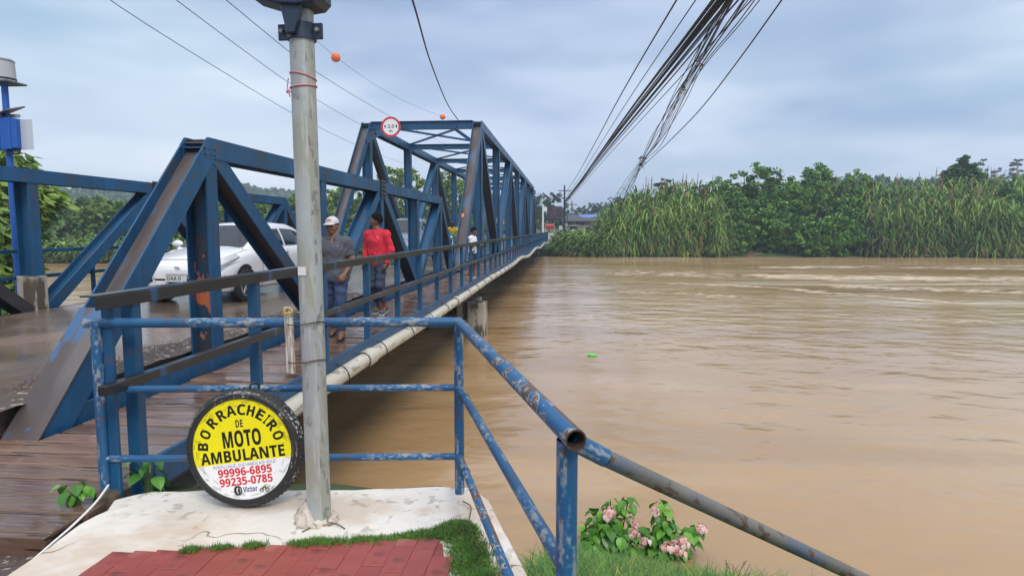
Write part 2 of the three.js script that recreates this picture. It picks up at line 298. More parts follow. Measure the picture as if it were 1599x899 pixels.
function copy(o, label, pos, turn) { const c = o.clone(); c.name = numbered(o.name.replace(/_\d{3}$/, '')); scene.add(c); c.userData = { ...o.userData }; if (label) c.userData.label = label; if (pos) c.position.set(...pos); if (turn !== undefined) c.rotation.y = turn; return c; }
function sub(parent, name) { const g = new THREE.Group(); g.name = name; parent.add(g); return g; }
function stuffOf(name, geo, mat, list, label, category, parent = scene) {       // instanced
  const m = new THREE.InstancedMesh(geo, mat, list.length), q = new THREE.Quaternion(), e = new THREE.Euler();
  list.forEach((t, i) => { m.setMatrixAt(i, new THREE.Matrix4().compose(V(...t.p), q.setFromEuler(e.set(...t.r)), V(...t.s))); if (t.c) m.setColorAt(i, rgb(...t.c)); });
  m.name = parent === scene ? numbered(name) : name; shadow(m); parent.add(m); m.userData = label ? { label, category, kind: 'stuff' } : { kind: 'stuff' }; return m;
}

// ================================================================== SETTING
const WATER = -1.75;
const shoreNear = (x) => x < -9.5 ? -15.5 : x < -0.7 ? lerp(-15.5, -4.9, sstep(-10.2, -9.2, x)) : x < 0.2 ? lerp(-4.9, -5.95, sstep(-0.5, -0.05, x)) : x < 1.25 ? -5.95 + 0.35 * (x - 0.2) : -5.58 + 2.6 * Math.min(x - 1.25, 2);
const shoreFar = (x) => x > -14 ? -77.3 + 0.6 * Math.sin(x * 0.13) + 0.3 * Math.sin(x * 0.41) : x > -46 ? lerp(-77.3, -58, sstep(-14, -46, x)) : -58 + 0.02 * (x + 46);
function hill(x, z) {
  const n = fbm(md(x / 900, 1), md(z / 900, 1), 9, 9, 4, 2001) - 0.5;
  const right = 12.5 * sstep(-130, -270, z) * sstep(28, 95, x);
  const left = 25 * sstep(-190, -440, z) * sstep(-90, -270, x) * (1 + 0.12 * Math.sin(x * 0.021));
  const mid = 3 * sstep(-120, -240, z);
  return Math.max(right, left, mid) * (1 + 0.55 * n);
}
function ground(x, z) {
  const zn = shoreNear(x), zf = shoreFar(x);
  if (z > zn) { const top = x < -9.5 ? zn + 5 : x < -0.6 ? -3.9 : -2.3; return lerp(WATER, x < -2.2 ? -0.16 : -0.1, Math.pow(clamp((z - zn) / (top - zn)), 0.9)); }
  if (z < zf) { const q = zf - z, rise = x > 2 ? lerp(1.6, 4.0, sstep(2, 13, x)) : x > -13 ? 1.6 : 2.0; return WATER + rise * sstep(-1, 12, q) + hill(x, z); }
  return WATER - Math.min(2.6, 0.35 * Math.min(zn - z, z - zf) + 0.05);
}
{
  const xs = [], zs = [];
  for (let x = -900; x < -70; x += 22) xs.push(x); for (let x = -70; x < -12; x += 2) xs.push(x); for (let x = -12; x < 8; x += 0.4) xs.push(x); for (let x = 8; x < 80; x += 2) xs.push(x); for (let x = 80; x <= 900; x += 22) xs.push(x);
  for (let z = 40; z > 2; z -= 3) zs.push(z); for (let z = 2; z > -20; z -= 0.35) zs.push(z); for (let z = -20; z > -54; z -= 3) zs.push(z); for (let z = -54; z > -96; z -= 1.2) zs.push(z); for (let z = -96; z > -300; z -= 9) zs.push(z); for (let z = -300; z >= -1500; z -= 40) zs.push(z);
  const pos = [], uv = [], idx = [], n = xs.length;
  for (const z of zs) for (const x of xs) { const y = ground(x, z); pos.push(x, y + 0.05 * (hash(Math.round(x * 9), Math.round(z * 9), 7) - 0.5), z); uv.push(x, z); }
  for (let j = 0; j + 1 < zs.length; j++) for (let i = 0; i + 1 < n; i++) { const a = j * n + i; idx.push(a, a + 1, a + n, a + 1, a + n + 1, a + n); }
  const g = new THREE.BufferGeometry(); g.setAttribute('position', new THREE.Float32BufferAttribute(pos, 3)); g.setAttribute('uv', new THREE.Float32BufferAttribute(uv, 2)); g.setIndex(idx); g.computeVertexNormals();
  struct('terrain', g, M.earth);
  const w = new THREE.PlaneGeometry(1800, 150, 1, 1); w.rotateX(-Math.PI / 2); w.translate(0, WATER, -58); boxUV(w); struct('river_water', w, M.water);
}
{ // bands of broken foam, bright sky on ruffled water put into the pale colour
  const r = rngOf(8181), list = [], mb = new MB(), n = 9; for (let i = 0; i < n; i++) { const P = (k) => { const a = k % n / n * 6.283, d = 0.6 + 0.8 * hash(k % n, 3, 5); return [Math.cos(a) * d * 0.5, 0, Math.sin(a) * d * 0.5]; }; mb.tri([0, 0, 0], P(i + 1), P(i)); }
  for (const [pts, wide, count, big] of [[[[11.1, -46], [17.9, -44.8], [23.7, -44.2], [30.9, -43.7], [46, -43]], 1.9, 900, 1], [[[6.3, -39.2], [11.2, -36.6], [13.6, -33.6], [17.2, -29.4]], 0.5, 300, 0.6], [[[2.3, -33.3], [6.6, -32.4], [8.8, -30.8]], 0.45, 130, 0.5], [[[2.6, -47.9], [6.3, -47.6], [10.1, -45.9]], 2.2, 200, 0.8], [[[-1.8, -36.7], [0.6, -37.8], [2.7, -38.4]], 0.4, 110, 0.6], [[[11.7, -24], [13.4, -23.6], [15.3, -23.3]], 0.3, 70, 0.35], [[[15.8, -55.4], [25.4, -57.2], [35.1, -55.4], [50, -56]], 1.3, 300, 1.1], [[[15.1, -37.8], [19.4, -36.2], [24, -34.8], [34, -33]], 0.9, 330, 0.7]]) {
    const c = new THREE.CatmullRomCurve3(pts.map(([x, z]) => V(x, 0, z)));
    for (let i = 0; i < count; i++) { const u = r(), p = c.getPoint(u), k = (r() + r() + r() - 1.5) * 1.3; if (fbm(u, 0.5, 14, 3, 3, 61 + count) < 0.42 && r() < 0.8) continue; list.push({ p: [p.x + (r() - 0.5), WATER + 0.005 + 0.0002 * (i % 60), p.z + k * wide], r: [0, 0.25 * (r() - 0.5), 0], s: [big * (0.5 + 2.0 * r() * r()), 1, big * (0.1 + 0.28 * r())], c: mul3([1, 1, 1], 0.75 + 0.35 * r()) }); } }
  stuffOf('foam_sheen', mb.geo(), M.foam, list, 'pale broken foam lines on the far half of the brown river, sky reflection put into their colour', 'foam');
}
// road and verge
struct('road', merge([cbox(4.42, 0.22, 80, 0.01).translate(-6.38, 0.07, -44.2), cbox(6.2, 0.22, 22, 0.02).translate(-7.45, 0.065, 6.85)]), M.asphalt);
{
  const mb = new MB(), nz = 90;
  const P = (i, k) => { const z = 2.5 - i * 0.17, x = -4.75 + k * 0.14 + 0.05 * (hash(i, k, 31) - 0.5), e = Math.sin(Math.PI * k / 7); return [x, 0.165 + 0.05 * e * (0.4 + hash(i, k, 37)) * (z > -4.2 ? 1 : 0.6), z]; };
  for (let i = 0; i < nz; i++) for (let k = 0; k < (i > 38 ? 5 : 3); k++) mb.quad(P(i, k), P(i, k + 1), P(i + 1, k + 1), P(i + 1, k));
  struct('mud_verge', mb.geo(), M.dirt);
  const d = new MB(), Q = (i, k) => { const x = -4.5 + i * 0.118, z = -3.0 + k * 0.15; return [x, -0.13 + 0.035 * hash(i, k, 41) + 0.05 * sstep(-2.9, -2.45, x) * (hash(i, k, 43)) + (k === 0 ? -0.03 : 0), z]; };
  for (let i = 0; i < 20; i++) for (let k = 0; k < 26; k++) d.quad(Q(i, k), Q(i, k + 1), Q(i + 1, k + 1), Q(i + 1, k));
  struct('gravel_ground', d.geo(), M.dirt);
}
// white slab on which the rail and the pole stand
{
  const r = rngOf(5), out = [], edge = [[-2.40, -1.0], [-2.40, -2.2], [-2.42, -2.62], [-2.47, -2.95], [-2.44, -3.12], [-2.50, -3.24], [-2.36, -3.36], [-1.9, -3.42], [-1.3, -3.47], [-0.75, -3.57], [-0.55, -3.57], [-0.44, -3.42], [-0.16, -2.62], [0.07, -2.05], [0.28, -1.4], [0.36, -1.0]];
  edge.forEach(([x, z], i) => { const [x2, z2] = edge[(i + 1) % edge.length], n = Math.max(1, Math.round(Math.hypot(x2 - x, z2 - z) / 0.09)); for (let k = 0; k < n; k++) out.push(new THREE.Vector2(lerp(x, x2, k / n) + (i < 10 ? 0.016 : 0.005) * (r() - 0.5), -lerp(z, z2, k / n) + (i < 10 ? 0.016 : 0.005) * (r() - 0.5))); });
  const g = new THREE.ExtrudeGeometry(new THREE.Shape(out), { depth: 0.2, bevelEnabled: true, bevelThickness: 0.02, bevelSize: 0.015, bevelSegments: 2 });
  g.rotateX(-Math.PI / 2); g.translate(0, -0.22, 0); g.deleteAttribute('uv'); boxUV(g);
  struct('concrete_slab', g, M.conc);
  struct('retaining_wall', merge([cbox(2.15, 2.6, 0.3, 0.02).translate(-1.4, -1.55, -3.3), cbox(7.4, 2.6, 0.5, 0.02).translate(-6.2, -1.63, -4.25)]), M.pier);
  // red pavers
  const bed = new MB(); bed.quad([-2.1, 0.004, -1.0], [-0.1, 0.004, -1.0], [-0.585, 0.004, -2.9], [-2.08, 0.004, -2.64]);
  const pv = struct('paved_path', bed.geo(), M.red[3]);
  const G = [0, 1, 2].map(i => [cbox(0.0985, 0.03, 0.1175, 0.0018, i * 0.7, i * 0.3), cbox(0.0985, 0.03, 0.0585, 0.0018, i * 0.5, i * 0.9)]);
  let k = 0;
  for (let i = 0; i < 20; i++) { const x = -2.04 + i * 0.099, zb = lerp(-2.66, -2.93, (x + 2.1) / 1.5);
    for (let j = 0; j < 14; j++) { const half = i % 2 && j === 0, z = zb + (i % 2 ? (j === 0 ? 0.03 : 0.0605 + (j - 0.5) * 0.118) : (j + 0.5) * 0.118); if (z > -1.1) continue; const right = lerp(-0.585, -0.12, (z + 2.9) / 1.9); if (x > right) continue;
      part(pv, 'paver', G[k % 3][half ? 1 : 0], M.red[Math.floor(r() * 4)], [x, -0.003 + 0.004 * r(), z], [0.012 * (r() - 0.5), 0.02 * (r() - 0.5), 0.02 * (r() - 0.5)]); k++; } }
}
// plank footway along the bridge
{
  const r = rngOf(77), top = new THREE.Group(); top.name = 'boardwalk'; top.userData.kind = 'structure'; scene.add(top);
  const short = [0, 1, 2, 3, 4, 5].map(i => cbox(1.24, 0.05, 0.178 + 0.005 * i, 0.007, i * 0.37, i * 0.217)), long = [0, 1, 2, 3, 4].map(i => cbox(2.3, 0.06, 0.2, 0.009, i * 0.31, i * 0.23));
  let z = -2.86, k = 0; const far = [];
  while (z > -82) {
    const near = z > -4.1, w = near ? 0.2 : 0.19, x = (near ? -3.70 : -3.13) + 0.03 * (r() - 0.5), y = -0.03 + 0.012 * (r() - 0.5);
    if (k < 290) part(top, 'plank', near ? long[k % 5] : short[Math.floor(r() * 6)], M.wood[Math.floor(r() * 5)], [x, y, z - w / 2], [0.012 * (r() - 0.5), 0.012 * (r() - 0.5), 0.008 * (r() - 0.5)]);
    else far.push({ p: [x, y, z - w / 2], r: [0, 0.01 * (r() - 0.5), 0], s: [1, 1, 1] });
    z -= w + 0.008 + 0.01 * r(); k++;
  }
  stuffOf('far_plank', short[3], M.wood[1], far, null, null, top);
  part(top, 'end_board', cbox(2.3, 0.13, 0.045, 0.006), M.wood[3], [-3.70, -0.075, -2.83]);
  for (const x of [-3.6, -2.72]) part(top, 'stringer', cbox(0.1, 0.16, 79, 0.01), M.steelDark, [x, -0.15, -42.6]);
}

// ================================================================== BRIDGE
function clipPoly(poly, planes) {               // keep a*z + b*y <= c
  for (const [a, b, c] of planes) { const out = []; for (let i = 0; i < poly.length; i++) { const p = poly[i], q = poly[(i + 1) % poly.length], dp = a * p[0] + b * p[1] - c, dq = a * q[0] + b * q[1] - c; if (dp <= 0) out.push(p); if (dp * dq < 0) { const t = dp / (dp - dq); out.push([lerp(p[0], q[0], t), lerp(p[1], q[1], t)]); } } poly = out; }
  return poly;
}
function strip(A, B, w, ext, planes) {
  const dz = B[0] - A[0], dy = B[1] - A[1], L = Math.hypot(dz, dy), u = [dz / L, dy / L], n = [-u[1] * w / 2, u[0] * w / 2];
  const a = [A[0] - u[0] * ext, A[1] - u[1] * ext], b = [B[0] + u[0] * ext, B[1] + u[1] * ext];
  return clipPoly([[a[0] + n[0], a[1] + n[1]], [b[0] + n[0], b[1] + n[1]], [b[0] - n[0], b[1] - n[1]], [a[0] - n[0], a[1] - n[1]]], planes);
}
function plate(poly, x0, x1, off) {             // polygon in (z, y) given thickness along x
  const a = poly.map(([z, y]) => [x0, y, z]), b = poly.map(([z, y]) => [x1, y, z]), F = [a, b];
  for (let i = 0; i < a.length; i++) { const j = (i + 1) % a.length; F.push([a[i], a[j], b[j], b[i]]); }
  return boxUV(convexFaces(F).geo(), off, off * 0.7);
}
let plateSeed = 0;
function member(parent, name, A, B, x0, x1, w, inset, planes, matF, matW, tf, webShift = 0, flangeW2) {
  const m = sub(parent, name), P = strip(A, B, w, w * 0.6, planes), W = strip(A, B, 0.016, w * 0.45, planes); plateSeed += 0.731;
  const lo = Math.min(x0, x1) + inset, hi = Math.max(x0, x1) - inset;
  part(m, 'flange', plate(P, hi - tf, hi, plateSeed), matF); part(m, 'flange', plate(P, lo, lo + tf, plateSeed + 0.4), matF);
  if (W.length > 2) part(m, 'web', plate(W, lo + tf + 0.002, hi - tf - 0.002, plateSeed + 0.9), matW);
  return m;
}
function truss(parent, name, x0, x1, zs, yb, yt, w, tf, up) {   // zs: base, top nodes ..., base
  const T = sub(parent, name), n = zs.length, za = zs[0], z1 = zs[1], zb = zs[n - 1], z2 = zs[n - 2];
  const slope = (pz, qz, outer) => { // half plane through the outer edge of an end post
    const dz = qz - pz, dy = yt - yb, L = Math.hypot(dz, dy), nz = dy / L * outer, ny = -dz / L * outer; return [nz, ny, nz * pz + ny * yb + w / 2]; };
  const hull = [[0, 1, yt + w / 2], [0, -1, -(yb - w * 0.6)], slope(za, z1, 1), slope(zb, z2, -1)];
  const inner = (i) => { const h = slope(za, z1, 1), k = slope(zb, z2, -1); return [[0, 1, yt + w / 2 - 0.002], [0, -1, -(yb - w * 0.6)], [h[0], h[1], h[2] - 0.002], [k[0], k[1], k[2] - 0.002]]; };
  member(T, 'top_chord', [z1, yt], [z2, yt], x0, x1, w, 0, hull, M.paint, M.paint, tf);
  member(T, 'bottom_chord', [za, yb], [zb, yb], x0, x1, w, 0.016, hull, M.paint, M.paint, tf);
  for (const [p, q] of [[za, z1], [zb, z2]]) member(T, 'end_post', [p, yb], [q, yt], x0, x1, w * 1.08, 0.004, hull, M.paint, M.worn, tf);
  const k0 = up ? 0 : 1;
  for (let i = 1; i < n - 1; i++) member(T, 'vertical_post', [zs[i], yb], [zs[i], yt], x0, x1, w * 0.95, 0.012, inner(), M.paint, yt < 3 && name === 'near_side_truss' && i === 1 ? M.orange : M.paint, tf);
  for (let i = 1; i < n - 2; i++) { const down = (i + k0) % 2 === 0; member(T, 'diagonal', [zs[i], down ? yb : yt], [zs[i + 1], down ? yt : yb], x0, x1, w * 0.9, 0.008, inner(), yt < 3 && name === 'far_side_truss' && i === 1 ? M.brown : M.paint, i % 2 ? M.brown : M.paint, tf); }
  return T;
}
const pony = thing('low_truss_bridge_span', 'low blue steel truss span of the bridge nearest the camera, below the tall span', 'bridge');
const PZ = [-4.4, -6.65, -9.85, -13.05, -16.25, -19.3, -21.75];
const PR = truss(pony, 'near_side_truss', -3.8, -4.08, PZ, 0.02, 2.36, 0.22, 0.018, true);
truss(pony, 'far_side_truss', -8.7, -8.98, PZ, 0.02, 2.36, 0.22, 0.018, true);
// plate that closes the foot of each near end post
for (const [x, z0] of [[-3.94, -4.4], [-8.84, -4.4]]) {
  const u = [-2.25, 2.34], L = Math.hypot(...u), d = [u[0] / L, u[1] / L], n = [0.128 * u[1] / L, -0.128 * u[0] / L], at = (t, e) => [z0 + d[0] * t + n[0] * e, 0.02 + d[1] * t + n[1] * e];
  part(pony, 'cover_plate', plate([at(-0.22, 1), at(1.02, 1), at(1.02, 0.9), at(-0.22, 0.9)], x - 0.146, x + 0.146, x), M.worn);
}
part(pony, 'post_sleeve', cbox(0.34, 0.62, 0.25, 0.01).translate(-8.84, 0.42, -9.85), M.pier);
// splice plates with bolts on the top chord's middle joint
for (const x of [-3.79, -8.69]) { const s = part(pony, 'splice_plate', cbox(0.016, 0.36, 0.34, 0.004).translate(x, 2.32, -13.05), M.rail); const bg = new THREE.SphereGeometry(0.02, 6, 4); for (let i = 0; i < 4; i++) for (let j = 0; j < 4; j++) part(s, 'bolt', bg, M.rail, [x + 0.01, 2.2 + 0.085 * i, -13.17 + 0.08 * j]); }
const FB = cbox(5.0, 0.34, 0.2, 0.01);
for (const z of [-4.6, -6.65, -9.85, -13.05, -16.25, -19.3, -21.4]) part(pony, 'floor_beam', FB, M.steelDark, [-6.39, -0.22, z]);
const BR = cbox(1.2, 0.2, 0.12, 0.01);
for (const z of [-6.65, -9.85, -13.05, -16.25, -19.3]) part(pony, 'walkway_bracket', BR, M.steelDark, [-3.2, -0.17, z]);
for (const x of [-8.2, -7.0, -5.8, -4.6]) part(pony, 'stringer', cbox(0.14, 0.3, 17.2, 0.01), M.steelDark, [x, -0.2, -13.1]);

const tall = thing('tall_truss_bridge_span', 'tall blue steel through truss span with overhead bracing, beyond the low span', 'bridge');
const TZ = [-22.9, -28.1, -35.4, -42.7, -50.0, -57.3, -64.6, -71.9, -78.4], TYT = 6.0;
truss(tall, 'near_side_truss', -3.72, -4.12, TZ, 0.02, TYT, 0.36, 0.022, true);
truss(tall, 'far_side_truss', -8.66, -9.06, TZ, 0.02, TYT, 0.36, 0.022, true);
for (let i = 1; i < TZ.length - 1; i++) {
  const s = sub(tall, i === 1 || i === 7 ? 'portal_beam' : 'top_strut'), big = i === 1 || i === 7, h = big ? 0.34 : 0.26;
  part(s, 'web', cbox(4.5, h, 0.014, 0.003), M.paint, [-6.39, TYT + 0.02, TZ[i]]);
  for (const y of [h / 2, -h / 2]) part(s, 'flange', cbox(4.5, 0.018, 0.2, 0.003), M.paint, [-6.39, TYT + 0.02 + y, TZ[i]]);
  if (i < TZ.length - 2) for (const t of [0, 1]) part(tall, 'sway_bracing', beamGeo([t ? -4.1 : -8.68, TYT + 0.1 + 0.03 * t, TZ[i] - 0.2], [t ? -8.68 : -4.1, TYT + 0.1 + 0.03 * t, TZ[i + 1] + 0.2], 0.09, 0.09), M.paint);
}
for (const [i, s] of [[1, 1], [1, -1]]) part(tall, 'knee_brace', beamGeo([-6.39 + s * 2.28, TYT - 0.75, -27.45], [-6.39 + s * 1.45, TYT - 0.14, -28.02], 0.1, 0.12), M.paint);
const FB2 = cbox(5.1, 0.5, 0.24, 0.01);
for (const z of TZ) part(tall, 'floor_beam', FB2, M.steelDark, [-6.39, -0.31, z]);
for (const x of [-8.2, -7.0, -5.8, -4.6]) part(tall, 'stringer', cbox(0.14, 0.36, 56, 0.01), M.steelDark, [x, -0.24, -50.2]);
for (let i = 0; i < 8; i++) part(tall, 'walkway_bracket', BR, M.steelDark, [-3.2, -0.17, TZ[i]]);
{ // small pale stickers on posts
  const g = cbox(0.004, 0.26, 0.16, 0.001); for (const [z, y] of [[-33.8, 1.95], [-37.4, 1.9]]) part(tall, 'notice_sticker', g, M.white, [-3.716, y, z]);
  part(tall, 'reflector', cbox(0.1, 0.2, 0.006, 0.001), std('orange reflector', { color: rgb(0.55, 0.16, 0.06), roughness: 0.5 }), [-3.93, 2.02, -24.0], [-0.8, 0, 0]);
}
{ const bg = new THREE.SphereGeometry(0.013, 6, 4); for (const z of PZ.slice(1, 6)) for (let i = 0; i < 3; i++) for (let j = 0; j < 2; j++) part(PR, 'bolt', bg, M.brown, [-3.799, 2.29 + 0.06 * j, z + 0.03 + 0.09 * (i - 1)]); }
// piers
{
  const p = thing('bridge_pier', 'stained concrete pier under the joint of the low and tall spans', 'bridge pier');
  part(p, 'pier_cap', cbox(6.6, 0.7, 0.9, 0.03), M.pier, [-6.5, -0.98, -21.0]); part(p, 'pier_wall', cbox(6.2, 3.4, 0.7, 0.03), M.pier, [-6.6, -3.0, -21.0]); part(p, 'end_block', cbox(0.55, 1.9, 0.6, 0.03), M.pier, [-2.73, -1.66, -19.3]);
  part(p, 'end_beam', cbox(0.5, 0.5, 2.2, 0.03), M.pier, [-3.1, -1.0, -20.2]);
  const q = thing('bridge_pier', 'concrete pier at the far end of the tall span, beside the reeds', 'bridge pier');
  part(q, 'pier_cap', cbox(6.8, 0.6, 0.9, 0.03), M.pier, [-6.2, -0.9, -78.8]); part(q, 'pier_wall', cbox(6.4, 2.4, 0.8, 0.03), M.pier, [-6.2, -2.4, -78.8]);
}
// railing on the river side of the footway
{
  const f = thing('footway_railing', 'long blue post railing with dark rails on the river side of the footway', 'railing');
  const pg = mergeGeometries([cbox(0.075, 1.2, 0.008, 0.002).translate(0, 0.52, 0), cbox(0.008, 1.2, 0.06, 0.002).translate(0.034, 0.52, -0.035)]);
  for (let i = 0; i < 56; i++) part(f, 'post', pg, M.paint, [-2.5, 0, -3.42 - 1.45 * i]);
  for (const [a, b] of [[-3.12, -12.2], [-12.2, -26], [-26, -52], [-52, -84]]) {
    const t = sub(f, 'top_rail'); part(t, 'upper_leg', cbox(0.085, 0.009, b - a < 0 ? a - b : 1, 0.002), M.rail, [-2.5, 1.148, (a + b) / 2]); part(t, 'side_leg', cbox(0.009, 0.07, a - b, 0.002), M.rail, [-2.455, 1.109, (a + b) / 2]);
    part(f, 'mid_rail', cbox(0.055, 0.055, a - b, 0.004), M.rail, [-2.445, 0.645, (a + b) / 2]);
    part(f, 'toe_beam', cbox(0.03, 0.2, a - b - (a > -4 ? 0.4 : 0), 0.005), M.paint, [-2.467, 0.04, (a + b) / 2 - (a > -4 ? 0.2 : 0)]);
  }
  const l = thing('far_railing', 'low blue rail along the outer face of the left truss', 'railing');
  for (const y of [1.13, 0.69]) part(l, 'rail', cbox(0.06, 0.06, 78, 0.004), M.paint, [-9.1, y, -43.5]);
  for (let i = 0; i < 36; i++) part(l, 'post', cbox(0.06, 1.2, 0.06, 0.004), M.paint, [-9.06, 0.52, -5.2 - 2.1 * i]);
}
// white water pipe slung under the footway edge
{
  const t = thing('water_pipe', 'long white plastic pipe slung along the river side of the footway', 'pipe'), r = rngOf(12);
  let z = -4.35; const pts = [];
  while (z > -86) { pts.push([-2.405 + 0.025 * (r() - 0.5), -0.068 + 0.03 * (r() - 0.5) + (z < -30 ? 0.09 * Math.sin(z * 0.35) : 0), z]); z -= z < -30 ? 2.2 : 3.1; }
  part(t, 'pipe', tubeGeo(pts, 0.085, 14, 160), M.pvc);
  for (let i = 1; i < pts.length - 1; i += 2) { const c = part(t, 'coupling', tubeGeo([[pts[i][0], pts[i][1], pts[i][2] + 0.16], [pts[i][0], pts[i][1], pts[i][2] - 0.16]], 0.104, 14), M.pvc); }
  for (let i = 0; i < 22; i++) { const zz = -5.1 - 1.45 * i; part(t, 'hanger', tubeGeo([[-2.45, 0.06, zz], [-2.37, 0.035, zz], [-2.312, -0.05, zz], [-2.312, -0.2, zz]], 0.007, 5), M.rail); }
}

// ================================================================== FOREGROUND
{ // handrail round the slab
  const f = thing('pipe_handrail', 'chipped bright blue pipe handrail on the white slab in the foreground', 'handrail');
  const P1 = [-2.585, 0.985, -3.28], P2 = [-0.6, 0.985, -3.49], P3 = [0.004, 0.985, -1.6], R = 0.027, r = 0.02;
  const along = (a, b, t) => a.map((v, k) => lerp(v, b[k], t));
  part(f, 'top_rail', tubeGeo([along(P1, P2, -0.03), P2], R, 18, 30), M.pipe);
  part(f, 'elbow', new THREE.SphereGeometry(R + 0.001, 16, 12), M.pipe, P2);
  const mid = along(P2, P3, 0.52), end = along(P2, P3, 1.035);
  part(f, 'top_rail', tubeGeo([P2, mid], R, 18, 12), M.pipe); 
  part(f, 'top_rail', tubeGeo([mid, end], R + 0.0005, 18, 12), M.pipeRust, null, null, 'rusty open end of the top rail');
  part(f, 'pipe_bore', tubeGeo([along(P2, P3, 0.9), along(P2, P3, 1.0352)], R - 0.004, 18, 1), M.pipeIn);
  { const d = V(...P3).sub(V(...P2)).normalize(), ring = new THREE.RingGeometry(R - 0.004, R + 0.0005, 24); ring.lookAt(d); const e = along(P2, P3, 1.0353); part(f, 'pipe_rim', ring, M.pipeIn, e); }
  for (const [y, rr] of [[0.614, r], [0.216, r]]) {
    const a = [P1[0], y, P1[2]], b = [P2[0], y, P2[2]], c = [P3[0], y, P3[2]];
    part(f, 'cross_rail', tubeGeo([a, b], rr, 12, 20), M.pipe); part(f, 'cross_rail', tubeGeo([b, along(b, c, 0.985)], rr, 12, 20), y < 0.5 ? M.pipeRust : M.pipe);
    part(f, 'tie_wire', tubeGeo([0, 1, 2, 3, 4, 5].map(i => { const q = along(b, c, 0.12); return [q[0] + (rr + 0.003) * Math.cos(i * 1.05), q[1] + (rr + 0.003) * Math.sin(i * 1.05), q[2] + 0.004 * i]; }), 0.002, 4, 20, true), M.cable);
  }
  part(f, 'post', tubeGeo([[P1[0], -0.02, P1[2]], [P1[0], 0.985, P1[2]]], 0.029, 16, 8), M.pipe);
  part(f, 'post', cbox(0.055, 1.2, 0.03, 0.004).translate(P1[0] + 0.055, 0.5, P1[2] - 0.02), M.paint);
  part(f, 'post', tubeGeo([[P2[0], -0.01, P2[2]], [P2[0], 0.98, P2[2]]], R, 18, 8), M.pipe);
  part(f, 'post', tubeGeo([[P3[0], -0.3, P3[2]], [P3[0], 0.965, P3[2]]], 0.0275, 20, 8), M.pipe);
  part(f, 'post_footing', cbox(0.13, 0.2, 0.09, 0.02).translate(P1[0] + 0.02, -0.06, P1[2] + 0.02), M.pier);
  const Q = [0.045, 0.945, -1.6], E = [1.35, 0.085, -2.4], q2 = along(Q, E, 0.045);
  part(f, 'stub_rail', tubeGeo([[0.01, 0.965, -1.6], q2], 0.0245, 16, 3), M.pipe);
  part(f, 'sloping_rail', tubeGeo([q2, along(Q, E, 1.6)], 0.0225, 16, 24), M.pipeGrey);
}
